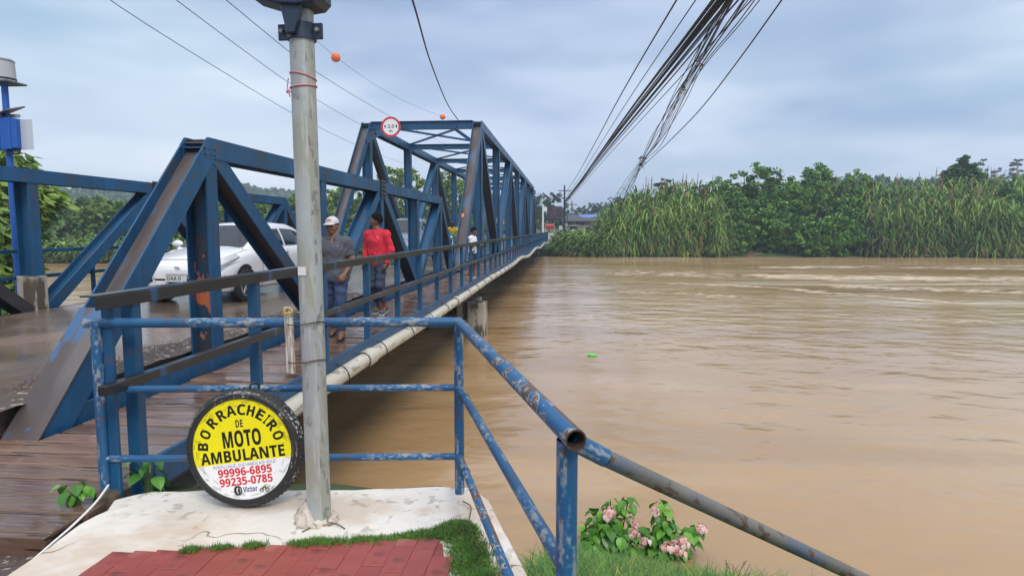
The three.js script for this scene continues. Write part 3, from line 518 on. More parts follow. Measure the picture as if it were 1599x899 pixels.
{ // pole
  const p = thing('steel_pole', 'tall grey galvanised steel pole standing on the white slab', 'pole', [-1.265, 0, -3.085]); p.rotation.z = 0.008;
  part(p, 'shaft', cylGeo(0.0595, 0.0575, 5.2, 40), M.galv, [0, -0.02, 0], [0, 0.6, 0]);
  { const g = new THREE.SphereGeometry(0.1, 24, 12); g.scale(1, 0.5, 1); const a = g.attributes.position; for (let i = 0; i < a.count; i++) { const k = 0.8 + 0.45 * hash(i, 1, 3); a.setXYZ(i, a.getX(i) * k, a.getY(i) * (0.7 + 0.9 * hash(i, 2, 5)) * (a.getX(i) < 0 ? 1.6 : 0.6), a.getZ(i) * k); } g.computeVertexNormals(); boxUV(g); part(p, 'mortar_collar', g, M.conc, [-0.02, 0, 0]); }
  const c = sub(p, 'clamp_band'); part(c, 'band', cylGeo(0.069, 0.069, 0.075, 32), M.steelDark, [0, 2.405, 0]);
  for (const s of [-1, 1]) { part(c, 'ear', cbox(0.05, 0.075, 0.014, 0.003), M.steelDark, [s * 0.085, 2.442, 0.012]); part(c, 'bolt', cylGeo(0.009, 0.009, 0.02, 8), M.galv, [s * 0.088, 2.445, 0.02], [Math.PI / 2, 0, 0]); }
  const h = sub(p, 'signal_housing'); 
  const hs = new THREE.Shape(); [[-0.2, 0.3], [0.125, 0.3], [0.125, 0.06], [0.1, 0.035], [0.02, 0.025], [-0.075, 0.035], [-0.2, 0.075]].forEach(([x, y], i) => i ? hs.lineTo(x, y) : hs.moveTo(x, y));
  const hg = new THREE.ExtrudeGeometry(hs, { depth: 0.16, bevelEnabled: true, bevelThickness: 0.008, bevelSize: 0.008, bevelSegments: 2 }); hg.translate(0, 2.52, -0.05); boxUV(hg); part(h, 'case', hg, M.steelDark);
  const bs = new THREE.Shape(); [[-0.062, 0.1], [0.045, 0.1], [0.02, 0.0], [0.0, -0.05], [-0.03, -0.05], [-0.045, 0.02]].forEach(([x, y], i) => i ? bs.lineTo(x, y) : bs.moveTo(x, y));
  const bg = new THREE.ExtrudeGeometry(bs, { depth: 0.03, bevelEnabled: true, bevelThickness: 0.004, bevelSize: 0.004, bevelSegments: 1 }); bg.translate(0, 2.47, 0.066); boxUV(bg); part(h, 'bracket', bg, M.steelDark);
  solo('pole_sticker', cbox(0.05, 0.042, 0.001, 0.0003), M.white, 'small white paper sticker on the grey pole', 'sticker', null, [-1.293, 1.295, -3.025], [0, -0.3, 0]);
  const pink = std('pink ribbon', { color: rgb(0.62, 0.20, 0.24), roughness: 0.6 }), rib = thing('pink_ribbon', 'pink ribbon tied twice around the upper part of the grey pole', 'ribbon', [-1.2826, 0, -3.085]);
  const loop = (y, t, R) => Array.from({ length: 16 }, (_, i) => { const a = i / 16 * Math.PI * 2; return [R * Math.cos(a), y + t * Math.cos(a + 0.5), R * Math.sin(a)]; });
  part(rib, 'upper_loop', tubeGeo(loop(2.235, -0.015, 0.0605), 0.004, 5, 48, true), pink); part(rib, 'lower_loop', tubeGeo(loop(2.185, 0.006, 0.061), 0.0045, 5, 48, true), pink);
  part(rib, 'knot', new THREE.IcosahedronGeometry(0.011, 1), pink, [-0.062, 2.16, 0.035]); part(rib, 'tail', tubeGeo([[-0.062, 2.16, 0.035], [-0.05, 2.15, 0.055], [-0.045, 2.13, 0.058]], 0.0035, 5), pink);
  part(rib, 'tail', tubeGeo([[-0.066, 2.225, 0.02], [-0.07, 2.19, 0.025], [-0.066, 2.165, 0.03]], 0.003, 5), pink);
  const st = thing('wooden_stake', 'short weathered white wooden stake wired to the left of the grey pole', 'stake', [-1.382, 0, -3.06]);
  part(st, 'board', cbox(0.05, 0.335, 0.022, 0.004, 0.3, 0.1), std('white weathered wood', { map: colorTex(128, 0.3, (u, v) => mix3([0.62, 0.58, 0.52], [0.32, 0.25, 0.2], sstep(0.45, 0.75, fbm(u, v, 24, 3, 4, 1701)))), roughness: 0.8 }), [0, 0.945, 0], [0, -0.5, 0.02]);
  for (const y of [0.845, 1.035]) part(st, 'wire_tie', tubeGeo(Array.from({ length: 14 }, (_, i) => { const a = i / 14 * Math.PI * 2; return [0.105 + 0.071 * Math.cos(a) - (Math.cos(a) < -0.6 ? 0.05 : 0), y + 0.008 * Math.sin(a * 2), -0.025 + 0.071 * Math.sin(a)]; }), 0.003, 4, 40, true), M.pipeIn);
  part(st, 'yellow_cord', tubeGeo([[-0.02, 1.08, 0.02], [0.0, 1.11, 0.025], [0.02, 1.105, 0.02], [0.03, 1.09, 0.03], [0.0, 1.085, 0.03], [-0.02, 1.1, 0.015]], 0.005, 5), std('yellow cord', { color: rgb(0.5, 0.36, 0.08), roughness: 0.8 }));
}
{ // tyre with a round advertising panel
  const t = thing('tyre_sign', 'motorcycle tyre with a round yellow and white advertising panel leaning on the blue rail', 'sign', [-1.728, 0.003, -3.215]); t.rotation.set(-0.07, 0.03, 0); t.scale.setScalar(1.055);
  const R = 0.305, cy = R, prof = [];
  for (const [r, z] of [[0.252, 0.035], [0.257, 0.046], [0.268, 0.052], [0.282, 0.047], [0.297, 0.032], [0.303, 0.012], [0.303, -0.012], [0.297, -0.032], [0.282, -0.047], [0.268, -0.052], [0.257, -0.046], [0.252, -0.035]]) prof.push(new THREE.Vector2(r, z));
  const g = new THREE.LatheGeometry(prof, 96); g.rotateX(Math.PI / 2); boxUV(g); part(t, 'tyre', g, M.rubberWorn, [0, cy, 0]);
  const bead = new THREE.TorusGeometry(0.262, 0.003, 6, 96); part(t, 'sidewall_rib', bead, M.rubber, [0, cy, 0.05]);
  part(t, 'sidewall_rib', new THREE.TorusGeometry(0.277, 0.0025, 6, 96), M.rubber, [0, cy, 0.0505]);
  const bl = [cbox(0.012, 0.034, 0.007, 0.0015), cbox(0.012, 0.026, 0.007, 0.0015)];
  for (let i = 0; i < 72; i++) for (const s of [-1, 1]) { const a = (i + (s > 0 ? 0 : 0.5)) / 72 * Math.PI * 2; const m = part(t, 'tread_block', bl[i % 2], M.rubber);
    const q = new THREE.Matrix4().makeBasis(V(-Math.sin(a), Math.cos(a), 0), V(Math.cos(a) * -0.42 * s * 1, Math.sin(a) * -0.42 * s, 0.907).normalize(), V(Math.cos(a) * 0.907, Math.sin(a) * 0.907, 0.42 * s).normalize()); m.quaternion.setFromRotationMatrix(q); m.position.set(Math.cos(a) * 0.2975, cy + Math.sin(a) * 0.2975, 0.022 * s); }
  const cv = document.createElement('canvas'); cv.width = cv.height = 1024; const c = cv.getContext('2d');
  c.translate(512, 512); c.rotate(-8 * DEG); c.fillStyle = '#ffffff'; c.fillRect(-800, -800, 1600, 1600); c.fillStyle = '#fff200'; c.fillRect(-800, -800, 1600, 800 + 128);
  const txt = (s, x, y, size, col, w, bold = true) => { c.font = (bold ? 'bold ' : '') + size + 'px sans-serif'; c.fillStyle = col; c.textAlign = 'center'; c.textBaseline = 'alphabetic'; const m = c.measureText(s).width; c.save(); c.translate(x, y); c.scale(w / m, 1); c.fillText(s, 0, 0); if (bold) { c.strokeStyle = col; c.lineWidth = size * 0.028; c.strokeText(s, 0, 0); } c.restore(); };
  { [...'BORRACHEIRO'].forEach((ch, i) => { c.save(); c.rotate([-80, -61.5, -42.5, -25, -8.5, 7, 21.5, 36, 47.5, 58.5, 76][i] * DEG); c.translate(0, -352); txt(ch, 0, 0, 148, '#15150f', ch === 'I' ? 30 : 98); c.restore(); }); }
  txt('DE', 8, -228, 104, '#2a2a1c', 86); txt('MOTO', 12, -32, 226, '#15150f', 420); txt('AMBULANTE', 4, 112, 160, '#15150f', 885);
  txt('FUROU LIGUE, QUE VAMOS ATE VOCE!', 4, 172, 44, '#27307a', 660, false); txt('99996-6895', 0, 262, 112, '#e02531', 570); txt('99235-0785', 0, 358, 112, '#e02531', 560);
  txt('Victor', 30, 436, 74, '#27307a', 150);
  c.lineWidth = 14; c.strokeStyle = '#222'; for (const [x, rx] of [[-108, 26], [-92, 30]]) { c.beginPath(); c.ellipse(x, 412, rx, 42, 0, 0, 7); c.stroke(); } c.fillStyle = '#333'; c.beginPath(); c.ellipse(-92, 412, 12, 20, 0, 0, 7); c.fill();
  c.strokeStyle = '#2b3320'; c.lineWidth = 9; for (const x of [150, 205]) { c.beginPath(); c.ellipse(x, 434, 17, 17, 0, 0, 7); c.stroke(); } c.beginPath(); c.moveTo(150, 434); c.lineTo(168, 408); c.lineTo(195, 412); c.lineTo(205, 434); c.moveTo(192, 410); c.lineTo(186, 386); c.stroke(); c.fillStyle = '#6b6a20'; c.fillRect(158, 396, 34, 14);
  { const q = rngOf(66); for (let i = 0; i < 420; i++) { const a = q() * 6.283, d = 500 * Math.sqrt(q()), s = 1 + 5 * q() * q(); c.fillStyle = 'rgba(90,70,45,' + (0.1 + 0.35 * q()).toFixed(2) + ')'; c.beginPath(); c.ellipse(Math.cos(a) * d, Math.sin(a) * d, s, s * (0.5 + q()), q() * 3, 0, 7); c.fill(); } for (let i = 0; i < 90; i++) { const a = q() * 6.283, d = 430 + 80 * q(); c.fillStyle = 'rgba(70,58,40,0.16)'; c.beginPath(); c.ellipse(Math.cos(a) * d, Math.sin(a) * d, 10 + 34 * q(), 6 + 12 * q(), a + 1.57, 0, 7); c.fill(); } c.strokeStyle = 'rgba(120,110,90,0.35)'; for (let i = 0; i < 26; i++) { const x = 800 * (q() - 0.5), y = 800 * (q() - 0.5); c.lineWidth = 1 + 2 * q(); c.beginPath(); c.moveTo(x, y); c.lineTo(x + 90 * (q() - 0.5), y + 90 * (q() - 0.5)); c.stroke(); } }
  const tx = new THREE.CanvasTexture(cv); tx.colorSpace = THREE.SRGBColorSpace; tx.magFilter = THREE.LinearFilter;
  const dg = new THREE.CircleGeometry(0.256, 96); part(t, 'printed_panel', dg, std('printed panel', { map: tx, color: rgb(0.85, 0.85, 0.85), roughness: 0.4 }), [0, cy, 0.043]);
  part(t, 'panel_backing', cylGeo(0.257, 0.257, 0.008, 64), M.black, [0, cy, 0.034], [Math.PI / 2, 0, 0]);
  part(t, 'hanging_loop', new THREE.TorusGeometry(0.022, 0.006, 6, 16), M.black, [0.045, 0.615, -0.005], [0, 0.6, 0]);
}
solo('loose_cable', tubeGeo([[-2.52, 0.09, -3.22], [-2.50, 0.05, -3.1], [-2.485, 0.012, -2.93], [-2.49, -0.02, -2.8], [-2.53, -0.08, -2.62], [-2.6, -0.1, -2.5]], 0.006, 7), M.white, 'thin white cable lying from the blue post across the plank end', 'cable');
{ const g = new THREE.LatheGeometry([[0.001, 0], [0.035, 0.003], [0.042, 0.02], [0.042, 0.17], [0.036, 0.2], [0.018, 0.245], [0.014, 0.25], [0.014, 0.275], [0.001, 0.278]].map(p => new THREE.Vector2(...p)), 16);
  const b = thing('floating_bottle', 'green plastic bottle floating on the brown river', 'bottle', [0.78, WATER + 0.015, -16.35]); b.rotation.set(0, 0.2, 1.5);
  part(b, 'body', g, std('green plastic', { color: rgb(0.08, 0.62, 0.12), roughness: 0.25 })); part(b, 'cap', cylGeo(0.017, 0.017, 0.02, 12), M.white, [0, 0.262, 0]); }

// ================================================================== SIGN, WIRES, LEFT POST
{
  const s = thing('width_limit_sign', 'round red ringed width limit sign on the portal of the tall span', 'road sign', [-7.7, 5.93, -27.84]);
  const cv = document.createElement('canvas'); cv.width = cv.height = 256; const c = cv.getContext('2d'); c.fillStyle = '#f4f4f4'; c.fillRect(0, 0, 256, 256); c.fillStyle = '#111'; c.font = 'bold 76px sans-serif'; c.textAlign = 'center'; c.fillText('3,0', 128, 146); c.font = 'bold 62px sans-serif'; c.fillText('m', 128, 212);
  for (const k of [-1, 1]) { c.beginPath(); c.moveTo(128 + k * 100, 90); c.lineTo(128 + k * 68, 120); c.lineTo(128 + k * 100, 150); c.fill(); }
  const tx = new THREE.CanvasTexture(cv); tx.colorSpace = THREE.SRGBColorSpace; tx.magFilter = THREE.LinearFilter;
  part(s, 'face', new THREE.CircleGeometry(0.36, 48), std('sign face', { map: tx, color: rgb(0.85, 0.85, 0.85), roughness: 0.4 }), [0, 0, 0.012]);
  part(s, 'red_ring', new THREE.RingGeometry(0.345, 0.435, 48), std('red sign paint', { color: rgb(0.55, 0.03, 0.05), roughness: 0.4 }), [0, 0, 0.016]);
  part(s, 'backing', cylGeo(0.437, 0.437, 0.02, 48), M.galv, [0, 0, -0.01], [Math.PI / 2, 0, 0]);
  part(s, 'bracket', cbox(0.06, 0.5, 0.12, 0.004), M.steelDark, [0, 0, -0.08]);
}
{
  const L = [
    ['lowest', [[-8.6, 6.35, -7], [-9.30, 6.46, -11], [-10.16, 6.55, -14], [-11.1, 6.49, -21], [-11.86, 6.49, -27], [-13.26, 6.79, -38], [-14.3, 7.15, -48], [-16.57, 8.18, -70]]],
    ['second lowest', [[-7.5, 6.5, -6], [-8.22, 6.53, -11], [-8.74, 6.6, -14], [-9.72, 6.84, -19], [-10.61, 7.06, -24], [-11.12, 7.22, -28], [-12.22, 7.64, -38], [-13.56, 8.49, -55], [-14.87, 9.89, -80]]],
    ['second highest', [[-6.4, 6.45, -6], [-7.16, 6.49, -11], [-7.56, 6.55, -14], [-8.39, 6.83, -19], [-8.8, 6.98, -22], [-10.02, 7.83, -36], [-11.74, 9.57, -60], [-13.09, 11.97, -90]]]];
  for (const [w, pts] of L) solo('overhead_wire', tubeGeo(pts, 0.011, 5, 60), M.wire, w + ' of the three thin bare wires crossing the sky at left without balls', 'wire', 'thin overhead wires at left');
  solo('overhead_wire', tubeGeo([[-11.6, 12.3, -14], [-12.3, 11.6, -22], [-12.75, 11.25, -29], [-13.0, 11.12, -35], [-12.95, 11.1, -41], [-12.65, 11.25, -48], [-11.66, 11.91, -60], [-10.82, 13.91, -80]], 0.010, 5, 60), M.wire, 'thin wire across the sky at left that carries the orange balls', 'wire', 'thin overhead wires at left');
  solo('marker_ball', new THREE.SphereGeometry(0.26, 32, 20), M.orangePlastic, 'larger orange marker ball on a wire right of the grey pole', 'marker ball', 'orange marker balls', [-13.05, 11.1, -36]);
  solo('marker_ball', new THREE.SphereGeometry(0.26, 24, 16), M.orangePlastic, 'smaller orange marker ball just above the tall portal', 'marker ball', 'orange marker balls', [-11.66, 11.9, -60]);
  solo('bridge_cable', tubeGeo([[-0.6, 3.0, -1], [-1.59, 4.42, -5], [-2.62, 5.30, -11], [-3.61, 5.86, -17], [-4.44, 6.06, -24], [-4.74, 6.18, -28]], 0.018, 6, 40), M.cable, 'single dark cable coming down to the top of the tall portal', 'cable');
  // bundle of service cables to the far bank
  const r = rngOf(404), spread = [[-0.42, 0.42], [-0.30, 0.25], [-0.2, 0.05], [-0.1, 0.12], [-0.05, -0.05], [0, 0.02], [0.04, -0.1], [0.07, 0.06], [0.1, -0.03], [-0.14, -0.02], [-0.02, 0.1], [0.13, 0.02], [0.02, -0.16], [-0.08, 0.0], [0.06, 0.13], [0.16, -0.16], [0.28, -0.3]];
  const B0 = [[4, 6.25, 6], [3.35, 6.13, -8], [3.06, 6.08, -14.5], [2.6, 5.99, -24.3], [1.98, 5.86, -38.4], [1.2, 5.62, -56], [0.3, 5.4, -76], [-0.45, 5.3, -95]];
  spread.forEach(([dx, dy], i) => { const k = [1, 1, 1, 1, 0.8, 0.7, 0.7, 0.6]; const pts = B0.map((p, j) => [p[0] + dx * k[j] * (i < 2 ? 1.3 : 1) + 0.03 * (r() - 0.5), p[1] + dy * k[j] + 0.05 * (r() - 0.5) + (i === 0 ? 0.25 : 0), p[2]]);
    solo('service_cable', tubeGeo(pts, 0.012 + 0.013 * r(), 5, 60), M.cable, ['topmost black service cable of the left bundle over the river', 'second black service cable from the top of the left bundle over the river', 'black service cable inside the left bundle over the river, between its topmost and lowest cables', 'lowest black service cable of the left bundle over the river'][i < 2 ? i : i === 16 ? 3 : 2], 'cable', i < 2 || i === 16 ? undefined : 'cables of the left bundle'); });
  for (let i = 0; i < 4; i++) { const j = () => 0.14 * (r() - 0.5); solo('service_cable', tubeGeo([[4 + j(), 6.3 + j(), 5], [3.4 + j(), 6.2 + j(), -8], [3.2 + j(), 6.12 + j(), -15 + i], [3.72 + j(), 5.98 + j(), -22 - i], [4.3 + 2 * j(), 5.85 + 2 * j(), -32], [5.16 + j(), 6.15 + j(), -46], [5.6 + 3 * j(), 5.4 + 3 * j(), -60], [6.2, 3.2 + j(), -80]], 0.011 + 0.006 * r(), 5, 60), M.cable, 'black service cable crossing over from the left bundle into the right bundle', 'cable', 'cables crossing between the bundles'); }
  const C0 = [[3.4, 6.3, -8], [3.75, 6.40, -15], [3.93, 6.40, -20], [4.15, 6.35, -25], [4.75, 6.3, -36], [5.18, 6.2, -46], [5.6, 5.5, -60], [6.0, 4.6, -74], [6.3, 3.0, -81]];
  for (let i = 0; i < 8; i++) { const a = i / 8 * 6.28, f = [1.3, 1.2, 0.5, 1.0, 1.6, 0.6, 2.0, 3.0, 3.2]; const pts = C0.map((p, j) => [p[0] + 0.2 * f[j] * (0.6 + 0.8 * r()) * Math.cos(a + j * 0.35), p[1] + 0.2 * f[j] * (0.6 + 0.8 * r()) * Math.sin(a + j * 0.35), p[2]]);
    solo('service_cable', tubeGeo(pts, 0.010 + 0.008 * r(), 5, 60), M.cable, 'black service cable of the right bundle sloping down into the reeds', 'cable', 'cables of the right bundle'); }
  solo('service_cable', tubeGeo([[4.0, 7.5, 6], [4.25, 6.25, -12], [4.35, 5.85, -17], [4.45, 5.56, -22], [4.6, 5.5, -29], [4.8, 5.5, -42], [5.3, 5.6, -52]], 0.018, 6, 60), M.cable, 'single black cable apart to the right of the cable bundles', 'cable');
  const clip = std('grey clip', { color: rgb(0.42, 0.43, 0.45), roughness: 0.5 });
  for (const [q, n, lab] of [[[3.93, 6.42, -20], 12, 'upper cluster of pale splice clips on the cables'], [[3.72, 6.0, -21.5], 9, 'middle cluster of pale splice clips on the cables'], [[5.2, 6.2, -46], 14, 'lowest cluster of pale splice clips on the cables']]) {
    const t = thing('splice_cluster', lab, 'cable splice', q, 0, 'splice clusters'); for (let i = 0; i < n; i++) { const s = Math.abs(q[2]) / 20; part(t, 'clip', cbox(0.05 * s, 0.035 * s, 0.1 * s, 0.008), i % 3 ? clip : M.black, [0.2 * s * (r() - 0.5), 0.34 * s * (r() - 0.5), 0.6 * (r() - 0.5)], [r() * 3, r() * 3, r() * 3]); } }
}
{ // blue equipment post left of the bridge
  const p = thing('equipment_post', 'blue post with a grey drum and a blue cabinet behind the left truss', 'equipment post', [-9.5, 0, -10.3]), bp = std('blue enamel', { color: rgb(0.012, 0.10, 0.42), roughness: 0.45, bumpMap: fineBump, bumpScale: 0.003 });
  part(p, 'pole', cylGeo(0.055, 0.05, 5.0, 16), bp, [0, -1.0, 0]);
  const dr = part(p, 'drum', cylGeo(0.19, 0.175, 0.33, 32), std('grey drum', { color: rgb(0.42, 0.44, 0.45), roughness: 0.5 }), [-0.02, 3.98, 0]); part(dr, 'band', cylGeo(0.193, 0.193, 0.03, 32), M.black, [0, 0.02, 0]); part(dr, 'lid', cylGeo(0.185, 0.16, 0.03, 32), M.wire, [0, 0.33, 0]);
  part(p, 'drum_shelf', cbox(0.46, 0.03, 0.42, 0.004), M.wire, [0, 3.955, 0]);
  part(p, 'solar_panel', cbox(0.5, 0.025, 0.4, 0.004), M.wire, [-0.02, 3.46, 0.02], [0.3, 0, 0.3]); part(p, 'panel_arm', cbox(0.3, 0.05, 0.06, 0.004), M.galv, [0.08, 3.41, 0]);
  const cb = sub(p, 'cabinet'); for (let i = 0; i < 5; i++) part(cb, 'cabinet_panel', cbox(0.1, 0.56 - 0.03 * Math.abs(i - 2), 0.22, 0.012), bp, [-0.16 + 0.098 * i, 3.1, 0.04 + (i % 2 ? 0.012 : 0)]);
  part(p, 'milky_sheet', cbox(0.24, 0.5, 0.006, 0.002), phys('milky sheet', { color: rgb(0.75, 0.77, 0.8), roughness: 0.6, transmission: 0.5, thickness: 0 }), [0.38, 3.09, 0.05]);
  part(p, 'cable_loop', tubeGeo([[0.1, 2.83, 0.1], [0.2, 2.76, 0.1], [0.27, 2.78, 0.1], [0.3, 2.85, 0.1]], 0.012, 6), M.cable);
}

// ================================================================== VEHICLES
function tab(T, z) { if (z >= T[0][0]) return T[0].slice(1); for (let i = 0; i + 1 < T.length; i++) if (z >= T[i + 1][0]) { const t = (T[i][0] - z) / (T[i][0] - T[i + 1][0]); return T[i].slice(1).map((v, k) => lerp(v, T[i + 1][k + 1], t)); } return T[T.length - 1].slice(1); }
function gridGeo(f, nu, nv) { const p = [], idx = []; for (let j = 0; j <= nv; j++) for (let i = 0; i <= nu; i++) p.push(...f(i / nu, j / nv)); for (let j = 0; j < nv; j++) for (let i = 0; i < nu; i++) { const a = j * (nu + 1) + i, b = a + 1, c = a + nu + 1; idx.push(a, b, c, b, c + 1, c); }
  const g = new THREE.BufferGeometry(); g.setAttribute('position', new THREE.Float32BufferAttribute(p, 3)); g.setIndex(idx); g.computeVertexNormals(); return boxUV(g); }
const glassDark = std('tinted glass', { color: rgb(0.02, 0.025, 0.028), roughness: 0.04 }), tail = std('red lens', { color: rgb(0.4, 0.01, 0.01), roughness: 0.2 });
const lampGlass = std('headlamp lens', { color: rgb(0.5, 0.52, 0.54), roughness: 0.08, metalness: 0.6 });
const BODY = [[1.97, 0.42, 0.34, 0.60], [1.93, 0.58, 0.26, 0.67], [1.82, 0.715, 0.21, 0.745], [1.62, 0.79, 0.19, 0.82], [1.3, 0.832, 0.19, 0.90], [0.95, 0.845, 0.19, 0.965], [0.4, 0.85, 0.19, 0.985], [-0.8, 0.85, 0.19, 1.005], [-1.4, 0.835, 0.21, 1.03], [-1.75, 0.79, 0.27, 1.03], [-1.9, 0.69, 0.34, 0.93], [-1.95, 0.55, 0.42, 0.8]];
const ROOF = [[1.0, 0.965, 0.66, 0.74], [0.65, 1.16, 0.62, 0.755], [0.22, 1.40, 0.56, 0.765], [-0.05, 1.455, 0.56, 0.77], [-0.5, 1.475, 0.57, 0.77], [-1.0, 1.455, 0.56, 0.76], [-1.4, 1.385, 0.54, 0.74], [-1.65, 1.22, 0.56, 0.72], [-1.86, 1.0, 0.6, 0.68]];
function bodyAt(z, s) {                 // s 0..1 round the half section from the top centre to the bottom centre
  const [w, b, t] = tab(BODY, z), P = [[0, t + 0.025], [0.5 * w, t + 0.016], [0.8 * w, t - 0.01], [0.93 * w, t - 0.06], [0.985 * w, t - 0.17], [w, (t + b) / 2 + 0.02], [0.985 * w, b + 0.14], [0.95 * w, b + 0.03], [0.85 * w, b], [0, b]];
  const q = s * (P.length - 1), i = Math.min(P.length - 2, Math.floor(q)), f = q - i; return [lerp(P[i][0], P[i + 1][0], f), lerp(P[i][1], P[i + 1][1], f)];
}
function roofAt(z, s) { const [y, wr, wb] = tab(ROOF, z), P = [[0, y], [0.55 * wr, y - 0.008], [0.88 * wr, y - 0.03], [wr + 0.01, y - 0.075 * clamp((y - 0.95) * 4)], [lerp(wr, wb, 0.5) + 0.02, lerp(y - 0.06, 0.93, 0.5)], [wb, Math.min(y - 0.02, 0.93)]]; const q = s * 5, i = Math.min(4, Math.floor(q)), f = q - i; return [lerp(P[i][0], P[i + 1][0], f), lerp(P[i][1], P[i + 1][1], f)]; }
const onBody = (z, s, side, off = 0.006) => { const [x, y] = bodyAt(z, s), c = tab(BODY, z), k = 1 + off / Math.max(0.2, c[0]); return [side * x * k, y + (s < 0.3 ? off : 0), z + (z > 1.6 ? off : z < -1.7 ? -off : 0)]; };
const onRoof = (z, s, side, off = 0.008) => { const [x, y] = roofAt(z, s); return [side * (x + off * (s > 0.5 ? 1 : 0.3)), y + off * (s < 0.6 ? 1 : 0.4), z + (z > 0.2 ? off : z < -1.4 ? -off : 0)]; };
function makeCar(label, paint, plateText, pos, turn, group) {
  const car = thing('hatchback_car', label, 'car', pos, turn, group);
  const full = (f) => (u, v) => { const a = u * 2 - 1; return f(v, Math.abs(a), a < 0 ? -1 : 1); };
  const zs = (T, v) => { const q = v * (T.length * 3 - 3), i = Math.min(T.length - 2, Math.floor(q / 3)); return lerp(T[i][0], T[i + 1][0], q / 3 - i); };
  part(car, 'body', merge([gridGeo(full((v, s, d) => { const z = zs(BODY, v), [x, y] = bodyAt(z, s); return [d * x, y, z]; }), 36, 33), gridGeo((u, v) => { const z = 1.97, [x, y] = bodyAt(z, v); return [(u * 2 - 1) * x, y, z + 0.012 * Math.sin(v * 3.14)]; }, 8, 9), gridGeo((u, v) => { const z = -1.95, [x, y] = bodyAt(z, v); return [(u * 2 - 1) * x, y, z]; }, 4, 9)]), paint);
  part(car, 'roof', gridGeo(full((v, s, d) => { const z = zs(ROOF, v), [x, y] = roofAt(z, s); return [d * x, y, z]; }), 30, 24), paint);
  part(car, 'windscreen', gridGeo((u, v) => { const a = (u * 2 - 1) * 0.535, z = lerp(0.93, 0.24, v); return onRoof(z, Math.abs(a), a < 0 ? -1 : 1); }, 16, 8), glassDark);
  part(car, 'rear_window', gridGeo((u, v) => { const a = (u * 2 - 1) * 0.53, z = lerp(-1.45, -1.72, v); return onRoof(z, Math.abs(a), a < 0 ? -1 : 1); }, 12, 6), glassDark);
  for (const d of [-1, 1]) {
    for (const [a, b] of [[0.5, -0.42], [-0.5, -1.32]]) part(car, 'side_window', gridGeo((u, v) => onRoof(lerp(a, b, u), lerp(0.66, 0.95, v), d), 8, 4), glassDark);
    for (const [a, b] of [[0.62, -0.46], [-0.47, -1.3]]) { const dr = part(car, 'door', gridGeo((u, v) => onBody(lerp(a, b, u), lerp(0.36, 0.76, v), d, 0.006), 8, 10), paint); part(dr, 'handle', cbox(0.02, 0.035, 0.17, 0.006), M.chrome, [d * 0.862, 0.84, b + 0.16]); }
    part(car, 'headlight', gridGeo((u, v) => { const z = lerp(1.88, 1.32, u); return onBody(z, lerp(0.27, lerp(0.44, 0.36, u), v), d, 0.008); }, 10, 6), lampGlass);
    part(car, 'tail_light', gridGeo((u, v) => onBody(lerp(-1.7, -1.89, u), lerp(0.28, 0.46, v), d, 0.008), 5, 5), tail);
    part(car, 'fog_light_recess', gridGeo((u, v) => { const z = lerp(1.955, 1.74, u); return onBody(z, lerp(lerp(0.60, 0.55, u), 0.70, v), d, 0.006); }, 6, 4), M.black);
    const mi = part(car, 'mirror', new THREE.SphereGeometry(0.1, 16, 12).scale(1.15, 0.75, 0.6), paint, [d * 0.95, 1.03, 0.55]); part(mi, 'arm', cbox(0.16, 0.03, 0.06, 0.01), M.black, [-d * 0.1, -0.03, -0.01]);
    for (const z of [1.22, -1.3]) {
      part(car, 'wheel_arch', new THREE.CircleGeometry(0.355, 32), M.black, [d * (z > 0 ? 0.842 : 0.846), 0.33, z], [0, d * Math.PI / 2, 0]);
      const w = sub(car, 'wheel'); w.position.set(d * 0.765, 0.30, z);
      part(w, 'tyre', new THREE.LatheGeometry([[0.19, 0.085], [0.27, 0.1], [0.298, 0.07], [0.302, 0], [0.298, -0.07], [0.27, -0.1], [0.19, -0.085]].map(p => new THREE.Vector2(...p)), 32).rotateZ(Math.PI / 2), M.rubber);
      part(w, 'rim', mergeGeometries([new THREE.TorusGeometry(0.19, 0.012, 6, 28).rotateY(Math.PI / 2).translate(d * 0.085, 0, 0).toNonIndexed(), ...[0, 1, 2, 3, 4].map(i => cbox(0.02, 0.19, 0.05, 0.006).translate(0, 0.095, 0).rotateX(i * 1.2566).translate(d * 0.08, 0, 0))]), lampGlass);
    }
  }
  part(car, 'grille', gridGeo((u, v) => { const a = (u * 2 - 1), s = lerp(0.28, 0.34, v), z = 1.95 - 0.09 * a * a - 0.0; const [x, y] = [a * 0.36, lerp(0.625, 0.565, v)]; return [x, y, z + 0.016]; }, 10, 3), M.black);
  part(car, 'lower_grille', gridGeo((u, v) => { const a = (u * 2 - 1); return [a * 0.48, lerp(0.46, 0.33, v), 1.988 - 0.075 * a * a]; }, 10, 3), M.black);
  const em = sub(car, 'emblem'); em.position.set(0, 0.64, 1.972); part(em, 'ring', new THREE.TorusGeometry(0.055, 0.008, 6, 24).scale(1, 0.62, 1), M.chrome); for (const [a, b] of [[[-0.028, -0.026, 0], [-0.016, 0.026, 0]], [[0.016, -0.026, 0], [0.028, 0.026, 0]], [[-0.02, 0, 0], [0.022, 0.003, 0]]]) part(em, 'bar', beamGeo(a, b, 0.01, 0.01, 0.002), M.chrome);
  const cv = document.createElement('canvas'); cv.width = 256; cv.height = 84; const c = cv.getContext('2d'); c.fillStyle = '#c9cbca'; c.fillRect(0, 0, 256, 84); c.fillStyle = '#1a1c1e'; c.font = 'bold 60px sans-serif'; c.textAlign = 'left'; c.fillText(plateText, 14, 68); c.fillRect(20, 8, 216, 6);
  const tx = new THREE.CanvasTexture(cv); tx.colorSpace = THREE.SRGBColorSpace; tx.magFilter = THREE.LinearFilter;
